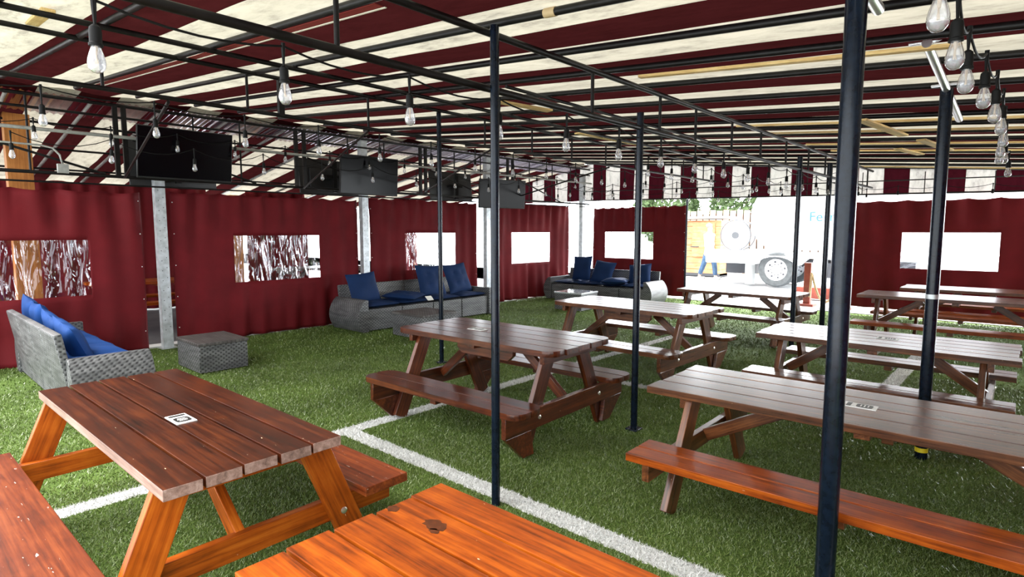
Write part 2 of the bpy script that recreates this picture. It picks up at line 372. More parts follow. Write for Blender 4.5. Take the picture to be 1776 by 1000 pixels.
def corr_mat():
    m, nd, ln, b = newmat('clear_corrugated_plastic'); nd.remove(b); out = nd['Material Output']
    gl = N(nd, 'ShaderNodeBsdfGlossy'); gl.inputs['Roughness'].default_value = .12; gl.inputs[0].default_value = (.8, .75, .85, 1)
    tp = nd.new('ShaderNodeBsdfTransparent'); tp.inputs[0].default_value = (.85, .8, .86, 1)
    mx = nd.new('ShaderNodeMixShader'); mx.inputs[0].default_value = .45
    ln.new(tp.outputs[0], mx.inputs[1]); ln.new(gl.outputs[0], mx.inputs[2]); ln.new(mx.outputs[0], out.inputs[0]); return m
CORRUGATED = corr_mat()

# ------------------------------------------------------------------ setting: floor, turf, roof, valance
def roof_z(x): return 2.70 - .085 * (x + 2.2)
RIDGE = -8.55
def awn_z(x): return roof_z(RIDGE) - .02 - .16 * (RIDGE - x)

bm = bmesh.new()
for p in ((-8.62, -1.6), (4.2, -1.6), (4.2, 12.35), (-8.62, 12.35)): bm.verts.new((p[0], p[1], 0))
bm.faces.new(bm.verts[:]); tag(finish('floor', bm, TURF_BASE, None, 0), kind='structure')
bm = bmesh.new(); box(bm, (-11.8, 5.5, -.03), (6.3, 16, .04)); tag(finish('floor', bm, PATIO_DARK, None, 0), kind='structure')
bm = bmesh.new()
for (c, s) in (((-4, 30, -.06), (90, 35.2, .04)), ((30, -5, -.06), (51.5, 35, .04)), ((-4, -12, -.06), (90, 21.5, .04)), ((-37, 5, -.06), (57, 26, .04))): box(bm, c, s)
tag(finish('floor', bm, ASPHALT, None, 0), kind='structure')
bm = bmesh.new(); box(bm, (-8.72, 5.5, -.005), (.22, 14, .05)); tag(finish('trim_1', bm, CONCRETE, None, 0), kind='structure')
bm = bmesh.new(); box(bm, (-2.2, 12.55, -.01), (13, .4, .05)); tag(finish('trim_2', bm, CONCRETE, None, 0), kind='structure')

def turf():
    rng = np.random.default_rng(3)
    P = []
    # density falls with distance from the entrance
    for (r0, r1, n, h, w) in ((.6, 2.6, 150000, .015, .0030), (2.6, 4.5, 190000, .016, .0042), (4.5, 7.5, 160000, .018, .0065), (7.5, 15, 120000, .020, .012)):
        a = rng.uniform(math.radians(88), math.radians(178), n); r = np.sqrt(rng.uniform(r0 * r0, r1 * r1, n))
        x, y = r * np.cos(a) + .25, r * np.sin(a)
        k = (x > -8.6) & (x < 4) & (y > -1.1) & (y < 12.3)
        x, y = x[k], y[k]; m = len(x)
        hh = h * rng.uniform(.6, 1.25, m); ww = w * rng.uniform(.7, 1.3, m); th = rng.uniform(0, 2 * PI, m); le = rng.normal(0, .6, (m, 2)) * hh[:, None]
        dx, dy = np.cos(th) * ww / 2, np.sin(th) * ww / 2
        z = np.zeros(m)
        P.append(np.stack([np.stack([x - dx, y - dy, z], 1), np.stack([x + dx, y + dy, z], 1), np.stack([x + le[:, 0], y + le[:, 1], hh], 1)], 1).reshape(-1, 3))
    V = np.concatenate(P).astype(np.float32); n = len(V) // 3
    me = bpy.data.meshes.new('turf_blades'); me.vertices.add(len(V)); me.vertices.foreach_set('co', V.ravel())
    me.loops.add(3 * n); me.loops.foreach_set('vertex_index', np.arange(3 * n, dtype=np.int32))
    me.polygons.add(n); me.polygons.foreach_set('loop_start', np.arange(0, 3 * n, 3, dtype=np.int32))
    me.update(calc_edges=True); me.materials.append(TURF)
    o = bpy.data.objects.new('artificial_turf', me); COL.objects.link(o)
    tag(o, 'green artificial turf with white painted pitch lines covering the ground', 'artificial turf', kind='stuff')
turf()

PURLIN_Y = [.32, .62, 1.13, 1.77, 2.39, 3.06, 3.62, 4.2, 4.93, 5.65, 6.2, 6.75, 7.3, 7.95, 8.7, 9.35, 10.0, 10.7, 11.4, 12.0]
def sheet(name, x0, x1, y0, y1, zf, mat, nx=24, ny=170):
    bm = bmesh.new(); g = []
    for j in range(ny + 1):
        y = y0 + (y1 - y0) * j / ny; row = []
        a = max([p for p in PURLIN_Y if p <= y] or [-1.0]); b = min([p for p in PURLIN_Y if p > y] or [13.0])
        u = (y - a) / (b - a)
        for i in range(nx + 1):
            x = x0 + (x1 - x0) * i / nx
            sag = .022 * math.sin(PI * u) + .012 * noise.noise(Vector((x * .7, y * 1.7, 0)))
            row.append(bm.verts.new((x, y, zf(x) - sag)))
        g.append(row)
    for a, b in zip(g, g[1:]):
        for i in range(nx): bm.faces.new((a[i], a[i + 1], b[i + 1], b[i]))
    return finish(name, bm, mat, None, 60)
tag(sheet('ceiling', RIDGE - .75, 3.6, .28, 12.42, roof_z, CANVAS_ROOF), kind='structure')
tag(sheet('ceiling', -14.6, RIDGE + .05, .28, 12.42, lambda x: awn_z(x) - .03, CANVAS_ROOF), kind='structure')

bm = bmesh.new(); g = []
for j in range(521):
    y = .3 + 12 * j / 520
    g.append([bm.verts.new((x, y, awn_z(x) - .085 + .011 * math.sin(2 * PI * y / .076))) for x in (RIDGE - .05, RIDGE - .4, RIDGE - .75)])
for a, b in zip(g, g[1:]):
    for i in range(2): bm.faces.new((a[i], a[i + 1], b[i + 1], b[i]))
tag(finish('corrugated_sheet', bm, CORRUGATED, None, 60), 'clear corrugated plastic strip where the roof meets the outer awning', 'plastic sheet')

for (nm, y0, y1, mt) in (('trim_3', 1.842, 1.892, plain('bright_red_seam', (.22, .018, .014), .8)), ('trim_4', 1.905, 1.918, plain('white_piping', (.8, .75, .65), .7))):
    o = beam(nm, (RIDGE + .3, (y0 + y1) / 2, roof_z(RIDGE + .3) - .028), (-2.6, (y0 + y1) / 2, roof_z(-2.6) - .028), y1 - y0, .004, mt, None, (0, 0, 1), 0); tag(o, kind='structure')

# striped canvas valance closing the far side under the roof
bm = bmesh.new(); g = []
nx = 120
for i in range(nx + 1):
    x = -12.4 + 16 * i / nx
    zt = (roof_z(x) if x > RIDGE else awn_z(x)) - .0
    zb = 2.30 - .016 * (x + 8.8) if x > -8.8 else 2.3
    yy = 12.40 + .008 * math.sin(x * 5)
    g.append([bm.verts.new((x, yy, zb + (zt - zb) * k / 4)) for k in range(5)])
for a, b in zip(g, g[1:]):
    for k in range(4): bm.faces.new((a[k], b[k], b[k + 1], a[k + 1]))
tag(finish('wall_back', bm, CANVAS_VAL, None, 60), kind='structure')

# ------------------------------------------------------------------ steel: poles, columns, trusses, bars
def pole(x, y, h, r, label, plate=True, grp='black poles holding up the roof', lean=0):
    t = thing('tent_pole', label, 'pole', (x, y, 0), 0, grp)
    bm = bmesh.new(); lathe(bm, [(r, .0), (r, h * .5), (r, h)], seg=20); finish('shaft', bm, STEEL_BLACK, t)
    if plate:
        bm = bmesh.new(); box(bm, (0, 0, .012), (r * 3.8, r * 3.8, .014)); bevel(bm, .004); finish('base_plate', bm, STEEL_BLACK, t, 20)
    return t
pole(-2.19, 2.30, 2.62, .024, 'slim black pole in front of the pitch line, nearest the middle of the tent', False)
pole(-2.25, 3.93, 2.42, .026, 'slim black pole standing beside the red-brown table with rounded ends')
pole(-5.12, 4.46, 2.88, .026, 'slim black pole behind the red-brown table, in front of the long wicker sofa')
p3 = pole(-.56, 2.55, 2.5, .038, 'thick black pole crossing the long orange bench in the right foreground', False)
p4 = pole(-.495, 4.74, 2.455, .037, 'black pole with a silver pipe bracket on its top', False)
bm = bmesh.new(); lathe(bm, [(.0385, 1.10), (.0385, 1.13)], seg=20); finish('tape_band', bm, GALV, p4, label='silver tape band')
bm = bmesh.new(); lathe(bm, [(.039, .05), (.039, .08)], seg=20); finish('yellow_band', bm, YELLOW, p4, label='yellow band at the foot')
pole(-2.25, 7.85, 2.47, .03, 'black pole at the right end of the table before the open doorway')
pole(-2.25, 9.25, 2.5, .036, 'black pole partly hidden by the thick front pole')
pole(-5.78, 12.2, 2.24, .022, 'thin dark door pole at the left edge of the open doorway')

BRIGHT_PIPE = plain('bright_zinc_pipe', (.78, .8, .83), .28, .85)
def bracket(root, z, y0, y1, s=.07):
    pipe('arm_pipe', (0, y0, z + s), (0, y1, z - s), .024, BRIGHT_PIPE, root, 12)
    for y in (0.0, y0 + .04):
        bm = bmesh.new(); box(bm, (0, y, z + .03 + .055 * (y < -.1)), (.17, .035, .012)); bevel(bm, .003); finish('clamp_plate', bm, BRIGHT_PIPE, root, 20)
bracket(p4, 2.455, -.95, .85)
bracket(p3, 2.505, -.9, .38, .03)

def column(y, h, label):
    t = thing('steel_column', label, 'column', (-8.52, y, 0), 0, 'galvanised columns along the left side')
    bm = bmesh.new(); prism(bm, [(-.05, -.06), (.05, -.06), (.05, -.05), (-.035, -.045), (-.035, .045), (.05, .05), (.05, .06), (-.05, .06)], 0, h)
    prism(bm, [(.05, -.06), (.056, -.06), (.056, .06), (.05, .06)], 0, h)
    finish('shaft', bm, GALV, t, 30)
    bm = bmesh.new()
    for k in range(16):
        for s in (-.025, .03): lathe(bm, [(.006, .0562), (.004, .0575)], (0, s, .25 + k * .13 + (.04 if s > 0 else 0)), 8, 'X')
    finish('hole_discs', bm, DARK_STEEL, t)  # dark discs stand in for the shade inside punched holes
    bm = bmesh.new(); box(bm, (0, 0, .008), (.2, .2, .012)); finish('base_plate', bm, GALV, t, 20)
column(2.62, 2.22, 'galvanised column between the first two burgundy curtains, beside the wicker box')
column(5.72, 3.05, 'galvanised column behind the long wicker sofa')
column(8.7, 3.05, 'galvanised column behind the slim front pole, right of the third curtain')
column(12.1, 2.95, 'galvanised corner column where the left and back curtains meet')

def truss(name, label, x, zt, zb, ys, y0, y1, r=.02, extra=()):
    t = thing(name, label, 'roof truss', (x, y0, zb), 0, 'black roof trusses')
    L = y1 - y0
    pipe('top_chord', (0, 0, zt - zb), (0, L, zt - zb), r, STEEL_BAR, t)
    pipe('bottom_chord', (0, 0, 0), (0, L, 0), r, STEEL_BAR, t)
    for y in ys: pipe('upright', (0, y - y0, 0), (0, y - y0, zt - zb), .012, STEEL_BAR, t, 8)
    for y in extra:
        bm = bmesh.new(); box(bm, (0, y - y0, (zt - zb) / 2), (.04, .05, zt - zb)); finish('post', bm, STEEL_BAR, t, 20)
    return t
truss('roof_truss', 'black ladder truss over the slim front poles, nearest the camera', -2.25, 2.60, 2.31, [.7, 1.4, 3.3, 4.23, 4.87, 5.67, 6.46, 7.3, 8.2, 9.0, 9.9, 10.8, 11.7], .3, 12.1, .019)
truss('roof_truss', 'black ladder truss over the middle of the turf, second from the camera', -5.12, 2.90, 2.58, [.6, 1.25, 2.3, 3.52, 5.2, 6.1, 7.0, 7.9, 8.8, 9.7, 10.6, 11.5], .3, 12.1, .018, (2.6,))
tcx = -8.3
t = truss('roof_truss', 'deep black truss carrying the televisions along the left curtains', tcx, 3.04, 2.20, [.75, 1.3, 3.0, 3.6, 5.3, 6.0, 7.6, 8.3, 9.8, 10.6, 11.3], -.0, 12.1, .02, (2.13, 2.22, 4.42, 4.55, 6.78, 6.9, 9.1, 9.25))
pipe('middle_chord', (0, 0, .70), (0, 12.1, .70), .015, STEEL_BAR, t)
pipe('curtain_rail', (-.12, 0, -.1), (-.12, 12.1, -.06), .011, STEEL_BAR, t)
pipe('conduit', (.05, 0, .46), (.05, 12.1, .5), .02, GALV_DULL, t, label='grey conduit pipe')
pipe('conduit', (.05, 0, .3), (.05, 1.4, .29), .011, GALV_DULL, t, label='thin grey conduit pipe')
bm = bmesh.new(); tube(bm, [(.05, 1.4, .29), (.05, 1.5, .27), (.05, 1.56, .2), (.05, 1.58, .1)], .011); box(bm, (.05, 1.58, .05), (.06, .1, .1)); finish('junction_box', bm, GALV_DULL, t, label='grey junction box on bent conduit')
for y in (.5, 2.3, 4.6, 7.0, 9.4):
    pipe('diagonal', (0, y, .45), (0, y + 1.5, .02), .014, STEEL_BAR, t, 8)
bt = thing('roof_truss', 'thin black truss crossing the far side in front of the striped valance', 'roof truss', (-8.5, 12.2, 2.32), 0, 'black roof trusses')
pipe('bottom_chord', (0, 0, -.02), (11.5, 0, -.2), .014, STEEL_BAR, bt); pipe('top_chord', (0, 0, .2), (11.5, 0, .04), .010, STEEL_BAR, bt)
for k in range(12): pipe('upright', (.5 + k * .93, 0, -.03 - .0155 * (.5 + k * .93)), (.5 + k * .93, 0, .55 - .045 * k), .008, STEEL_BAR, bt, 6)

for (a, b, lab) in (((-5.12, 1.68, 2.55), (-8.25, 2.18, 2.19), 'diagonal black tie in front of the leftmost television'),
                    ((-5.12, 3.52, 2.56), (-8.25, 4.5, 2.19), 'diagonal black tie crossing to the second television'),
                    ((-5.12, 5.3, 2.55), (-8.25, 6.85, 2.25), 'diagonal black tie crossing to the third television'),
                    ((-5.12, 8.0, 2.55), (-8.25, 9.1, 2.2), 'diagonal black tie nearest the far end of the left side')):
    o = pipe('tie_bar', a, b, .013, STEEL_BAR); tag(o, lab, 'tie bar', 'diagonal tie bars')

def bar_label(y):
    return 'black roof bar under the canvas, %s' % {0: 'nearest the camera', 1: 'second from the camera', 2: 'third from the camera', 3: 'fourth from the camera', 4: 'at the top of the slim front pole'}.get(y, '')
ordw = ['nearest the camera', 'second', 'third', 'fourth', 'fifth', 'sixth', 'seventh', 'eighth', 'ninth', 'tenth', 'eleventh', 'twelfth', 'thirteenth', 'fourteenth', 'fifteenth', 'sixteenth', 'seventeenth', 'eighteenth', 'nineteenth', 'farthest, by the striped valance']
for i, y in enumerate(PURLIN_Y):
    r = .021
    o = pipe('roof_bar', (RIDGE + .2, y, roof_z(RIDGE + .2) - .035), (3.5, y, roof_z(3.5) - .035), r, STEEL_BAR)
    tag(o, 'black bar under the striped roof, ' + (ordw[i] if i in (0, 19) else ordw[i] + ' counted from the camera'), 'roof bar', 'bars under the striped roof')
    if i == 4:
        bm = bmesh.new(); lathe(bm, [(.024, 0), (.024, .07)], (6.45, 0, 0), 12, 'X'); finish('tape_wrap', bm, TAN_TAPE, o, label='tan tape wrapped round the bar')
o = pipe('roof_bar', (-4.42, .3, roof_z(-4.42) - .075), (-4.42, 12.1, roof_z(-4.42) - .075), .018, STEEL_BAR)
tag(o, 'long black bar running lengthwise under the roof between the first two trusses', 'roof bar')
o = pipe('roof_bar', (-3.3, 3.6, roof_z(-3.3) - .075), (-3.3, 7.5, roof_z(-3.3) - .075), .014, STEEL_BAR)
tag(o, 'short black lengthwise bar under the roof beside the middle of the truss', 'roof bar')
for i, y in enumerate((.35, .72, 1.2, 2.0, 2.75, 3.62, 4.5, 5.4, 6.4, 7.4, 8.6, 9.8, 11.0)):
    o = pipe('awning_rafter', (RIDGE - .2, y, awn_z(RIDGE - .2) - .08), (-14.5, y, awn_z(-14.5) - .08), .022, GALV_DULL)
    tag(o, 'dull grey rafter under the lower striped awning outside the left curtains', 'rafter', 'rafters of the outer awning')
for i, (x, lab) in enumerate(((-9.6, 'nearer the curtains'), (-10.8, 'in the middle'), (-12.0, 'at the outer edge'))):
    o = pipe('awning_bar', (x, .3, awn_z(x) - .12), (x, 12.2, awn_z(x) - .12), .016, STEEL_BAR)
    tag(o, 'thin black lengthwise bar under the outer awning, ' + lab, 'awning bar', 'lengthwise bars of the outer awning')

for (x0, x1, y, lab) in ((-2.2, -.35, 3.82, 'pale wooden batten above the thick front pole'), (-2.5, 3, 6.42, 'pale wooden batten behind the silver pipe bracket'),
                         (-2.4, 3, 7.08, 'long pale batten above the short crosswise boards'), (-2.3, 3, 8.25, 'long pale batten level with the middle of the far tables'),
                         (-2.2, 3, 9.05, 'long pale batten, second from the far end'), (-2.4, 3, 11.7, 'long pale batten right before the striped valance')):
    beam('wooden_batten', (x0, y, roof_z(x0) - .05), (x1, y, roof_z(x1) - .05), .05, .02, W_PINE, None, (0, 0, 1), .002)['label'] = lab
    tag(COL.objects[-1], lab, 'batten', 'pale battens under the roof')
for (x, y0, y1, lab) in ((-1.25, 6.1, 7.3, 'short white board lying crosswise under the roof, nearer one'), (-1.0, 7.7, 8.8, 'short white board lying crosswise under the roof, middle one'), (-1.35, 8.6, 9.3, 'short white board lying crosswise under the roof, farther one'),
                         (-3.9, 4.1, 4.75, 'yellow board tucked under the roof behind the slim front pole'), (-4.6, 6.4, 8.0, 'yellow board tucked under the roof over the back sofa')):
    o = beam('wooden_batten', (x, y0, roof_z(x) - .075), (x + .15, y1, roof_z(x + .15) - .075), .09, .02, W_PINE, None, (0, 0, 1), .002)
    tag(o, lab, 'batten', 'short boards under the roof')
o = beam('wooden_wedge', (-4.4, .83, roof_z(-4.4) - .05), (-5.12, .87, 2.93), .07, .02, W_PINE); tag(o, 'short tan board wedged between two bars in the top left corner', 'board')

# wooden posts standing outside the left curtain
for (x, y, s, h, lab) in ((-9.65, 1.40, .26, awn_z(-9.65) - .02, 'orange wooden post seen over and through the leftmost curtain'),
                          (-12.75, 5.35, .24, 2.3, 'orange wooden post seen at the edge of the second curtain window')):
    o = beam('wooden_post', (x, y, -.01), (x, y, h), s, s * .6, W_GLULAM, None, (1, 0, 0), .006); tag(o, lab, 'post')

# ------------------------------------------------------------------ curtains
def curtain(label, axis, base, a0, a1, z0, z1, win, seed, amp=.05, kz=1.0, flip=1, buckle=0, hooks=9):
    """cloth hung in the plane axis=base from a0 to a1, with a clear window win=(a,b,zlo,zhi) sewn in"""
    t = thing('side_curtain', label, 'curtain', (base, (a0 + a1) / 2, 0) if axis == 'X' else ((a0 + a1) / 2, base, 0), 0, 'burgundy side curtains')
    mid = (a0 + a1) / 2; rnd = random.Random(seed)
    comps = [(rnd.uniform(8, 24), rnd.uniform(0, 6.3), rnd.uniform(.4, 1)) for _ in range(5)]
    sw = sum(c[2] for c in comps)
    def off(a, z):
        v = sum(w * math.sin(k * a + p + .6 * math.sin(1.7 * z + p)) for k, p, w in comps) / sw
        f = .35 + .65 * abs((z - 1.15) / 1.15) ** 1.2
        top = math.exp(-(z1 - z) / .35)
        hk = abs(math.sin(PI * hooks * (a - a0) / (a1 - a0)))
        d = 2.1 * amp * v * f + .07 * top * (hk - .5) + buckle * math.exp(-((z - .25) / .22) ** 2) * math.sin(3.1 * (a - a0) + seed)
        if win:
            ca, cz = (win[0] + win[1]) / 2, (win[2] + win[3]) / 2
            q = max(abs(a - ca) / (win[1] - win[0]), abs(z - cz) / (win[3] - win[2]))
            d *= min(1, max(.18, (q - .35) * 2.2))
        return d
    def pos(a, z):
        zz = z - (.03 * (1 - abs(math.sin(PI * hooks * (a - a0) / (a1 - a0)))) * 0 + .028 * abs(math.sin(PI * hooks * (a - a0) / (a1 - a0)))) * max(0, (z - z1 + .25) / .25)
        d = off(a, z)
        return (d * flip, a - mid, zz) if axis == 'X' else (a - mid, d * flip, zz)
    da = .024
    A = list(np.linspace(a0, a1, max(8, int((a1 - a0) / da)))); Z = list(np.linspace(z0, z1, 36))
    if win:
        for w in win[:2]: A[min(range(len(A)), key=lambda i: abs(A[i] - w))] = w
        for w in win[2:]: Z[min(range(len(Z)), key=lambda i: abs(Z[i] - w))] = w
    def grid(bm, cond):
        vs = {}
        def V(i, j):
            if (i, j) not in vs: vs[(i, j)] = bm.verts.new(pos(A[i], Z[j]))
            return vs[(i, j)]
        for i in range(len(A) - 1):
            for j in range(len(Z) - 1):
                inside = bool(win) and win[0] - 1e-6 <= A[i] and A[i + 1] <= win[1] + 1e-6 and win[2] - 1e-6 <= Z[j] and Z[j + 1] <= win[3] + 1e-6
                if inside == cond: bm.faces.new((V(i, j), V(i + 1, j), V(i + 1, j + 1), V(i, j + 1)))
    bm = bmesh.new(); grid(bm, False); o = finish('cloth', bm, CURTAIN, t, 80)
    md = o.modifiers.new('thickness', 'SOLIDIFY'); md.thickness = .004; md.offset = 0
    if win:
        bm = bmesh.new(); grid(bm, True); o = finish('window_pane', bm, VINYL, t, 80, label='clear wavy plastic window')
    bm = bmesh.new()
    for k in range(5):
        for e in (a0 + .03, a1 - .03):
            p = pos(e, .25 + k * .42); lathe(bm, [(.007, -.006), (.007, .006)], p, 8, axis)
    finish('eyelets', bm, WHITE_PLATE, t)
    return t
XC = -8.56
curtain('burgundy curtain behind the left wicker sofa, wooden post showing in its window', 'X', XC, .3, 2.42, .0, 2.04, (.55, 1.84, .77, 1.44), 3, .055, buckle=.06, hooks=5)
curtain('burgundy curtain behind the wicker box, two columns either side', 'X', XC, 2.76, 5.62, .02, 2.07, (3.56, 4.9, .81, 1.48), 8, .035)
curtain('burgundy curtain behind the cushions of the long wicker sofa', 'X', XC, 5.86, 8.42, .03, 2.12, (6.62, 7.84, .83, 1.51), 15, .04)
curtain('bright pleated burgundy curtain left of the corner, pale window in it', 'X', XC, 8.92, 11.62, .03, 2.16, (9.52, 10.86, .83, 1.51), 23, .05)
curtain('burgundy curtain behind the back sofa, left of the open doorway', 'Y', 12.3, -8.3, -5.84, .07, 2.12, (-7.95, -6.64, .89, 1.52), 31, .03, flip=-1)
curtain('burgundy curtain right of the open doorway behind the far tables', 'Y', 12.3, -2.57, 1.2, .15, 2.09, (-1.78, -.44, .89, 1.52), 44, .03, flip=-1)

# unseen wall of the same cloth, added on the right to cut fill light
bm = bmesh.new(); g = []
for j in range(141):
    y = .6 + 8.2 * j / 140
    g.append([bm.verts.new((2.9 + .04 * math.sin(7 * y) + .02 * math.sin(17 * y), y, z)) for z in (0, .6, 1.2, 1.8, roof_z(2.9) - .01)])
for a, b in zip(g, g[1:]):
    for i in range(4): bm.faces.new((a[i], b[i], b[i + 1], a[i + 1]))
tag(finish('wall_right_added', bm, CURTAIN, None, 60), kind='structure')

# outer curtains across the neighbouring patio
def outer(label, a0, a1, seed):
    curtain(label, 'X', -13.0, a0, a1, .012, 2.44, None, seed, .05, hooks=5)
outer('distant burgundy curtain seen through the leftmost window', -1.5, 4.9, 51)
outer('distant burgundy curtain seen through the second window', 5.7, 7.15, 52)
outer('narrow distant burgundy curtain seen through the third window', 9.7, 10.45, 53)

# ------------------------------------------------------------------ televisions
def tv(label, loc, rz, w=1.1, h=.62, tilt=8, grp='televisions on the left truss'):
    t = thing('television', label, 'television', loc, rz, grp)
    T = Matrix.Rotation(math.radians(tilt), 4, 'X')
    bm = bmesh.new(); box(bm, (0, .02, 0), (w, .035, h)); bevel(bm, .006); finish('housing', bm, BLACK_PLASTIC, t, 35, T)
    bm = bmesh.new(); box(bm, (0, .055, -.04), (w * .7, .05, h * .6)); bevel(bm, .02); finish('back_cover', bm, BLACK_PLASTIC, t, 35, T)
    bm = bmesh.new(); box(bm, (0, .0015, .004), (w - .02, .003, h - .03)); finish('screen', bm, SCREEN, t, 35, T)
    bm = bmesh.new(); box(bm, (0, .13, 0), (.3, .12, .05)); box(bm, (0, .18, 0), (.06, .05, .5)); finish('wall_bracket', bm, STEEL_BAR, t)
    return t
# local -y is the viewing side; rz=+90 deg turns it to +X
tv('black television facing the tent above the first column, dark screen', (-7.98, 2.80, 2.49), PI / 2, 1.1, .62, 9)
tv('television above the second column, bluish light on its screen', (-7.98, 5.50, 2.42), PI / 2, 1.08, .61, 4)
tv('small turned television by the slim front pole, bright reflection on its left', (-7.9, 8.52, 2.27), PI / 2 - .30, 1.05, .56, 5)
tv('television seen from behind, hung left of the first television', (-8.66, 2.85, 2.42), -PI / 2, 1.05, .6, 6)
tv('television seen from behind, left of the bluish screen', (-8.75, 5.22, 2.42), -PI / 2, 1.08, .56, 6)
tv('television seen from behind, left of the third column', (-8.75, 7.9, 2.42), -PI / 2, 1.1, .56, 6)

# ------------------------------------------------------------------ string lights
bm = bmesh.new(); lathe(bm, [(.008, .0), (.016, -.008), (.0175, -.02), (.0175, -.055), (.02, -.058), (.02, -.066)], seg=14); SOCKET = finish('lamp_socket', bm, RUBBER)
bm = bmesh.new(); lathe(bm, [(.012, -.060), (.0135, -.07), (.0195, -.088), (.0245, -.108), (.0255, -.12), (.0225, -.135), (.013, -.146), (.003, -.149)], seg=16); GLASS = finish('bulb', bm, BULB)
bm = bmesh.new(); tube(bm, [(0, 0, -.062), (0, 0, -.10), (.004, 0, -.118), (-.004, 0, -.118), (-.001, 0, -.085)], .0022, 5); lathe(bm, [(.006, -.06), (.004, -.09)], seg=8); FIL = finish('filament', bm, plain('filament_stem', (.55, .4, .25), .4))
first_used = []
def string_light(label, pts, drop=.06, sag=.035, anchor=True, scale=1.0):
    """pts: anchor points of the cable, one lamp under each"""
    t = thing('string_light', label, 'string light', pts[0], 0, 'festoon strings of clear bulbs')
    o = Vector(pts[0]); P = [Vector(p) - o for p in pts]
    bm = bmesh.new(); path = []
    for a, b in zip(P, P[1:]):
        for k in range(6):
            u = k / 6; path.append(a.lerp(b, u) - Vector((0, 0, sag * 4 * u * (1 - u))))
    path.append(P[-1]); tube(bm, path, .0045, 6)
    for p in P: tube(bm, [p + Vector((0, 0, .012)), p - Vector((0, 0, .02)), p - Vector((0, 0, drop + .005))], [.009, .008, .004], 6)
    finish('cable', bm, RUBBER, t, 50)
    for p in P:
        M = Matrix.Translation(p - Vector((0, 0, drop))) @ Matrix.Rotation(random.uniform(-.05, .05), 4, 'X') @ Matrix.Rotation(random.uniform(0, 6), 4, 'Z') @ Matrix.Scale(scale, 4)
        if not first_used:
            s, g, f = SOCKET, GLASS, FIL; first_used.append(1); s.parent = t; s.matrix_local = M; g.parent = s; f.parent = s
        else:
            s = dup(SOCKET, t, M); g = dup(GLASS, s, Matrix.Identity(4)); f = dup(FIL, s, Matrix.Identity(4))
    return t
string_light('string of bulbs hanging under the front ladder truss', [(-2.25, .54 + .62 * k, 2.27) for k in range(19)], .075)
string_light('string of bulbs hanging under the middle ladder truss', [(-5.12, .2 + .69 * k, 2.53) for k in range(17)], .12)
string_light('string of bulbs along the inner side of the television truss', [(-7.9, .6 + .69 * k, 2.72) for k in range(16)], .07, .07)
string_light('lowest string of bulbs in front of the left curtains', [(-7.2, 1.0 + .8 * k, 2.47 + .02 * (k % 2)) for k in range(14)], .10, .10)
def ray(px, py):
    R = cam.rotation_euler.to_matrix(); return R @ Vector(((px - 888) / F_PX, (500 - py) / F_PX, -1))
rp_ = []
for (px, py, Y) in ((1600, -70, 1.5), (1628, 28, 1.84), (1656, 97, 2.25), (1675, 142, 2.65), (1706, 171, 3.1), (1725, 197, 3.45), (1736, 220, 3.9), (1740, 243, 4.4), (1735, 262, 4.9), (1733, 275, 5.4), (1742, 274, 6.0), (1748, 299, 6.8)):
    d = ray(px, py); rp_.append(tuple(Vector((0, 0, EYE)) + d * (Y / d.y) + Vector((0, 0, .178))))
string_light('string of clear bulbs drooping down the right edge', rp_, .07, .05)
string_light('string of bulbs across the far side just before the striped valance', [(-8.0 + .62 * k, 11.75, 2.42 - .012 * k) for k in range(15)], .08, .05)
string_light('string of bulbs across the tent over the back sofa', [(-7.9 + .7 * k, 10.3, 2.47 + .02 * math.sin(k)) for k in range(9)], .12, .06)
string_light('string of bulbs running lengthwise over the table before the doorway', [(-3.6, 6.5 + .62 * k, 2.45) for k in range(9)], .09, .05)

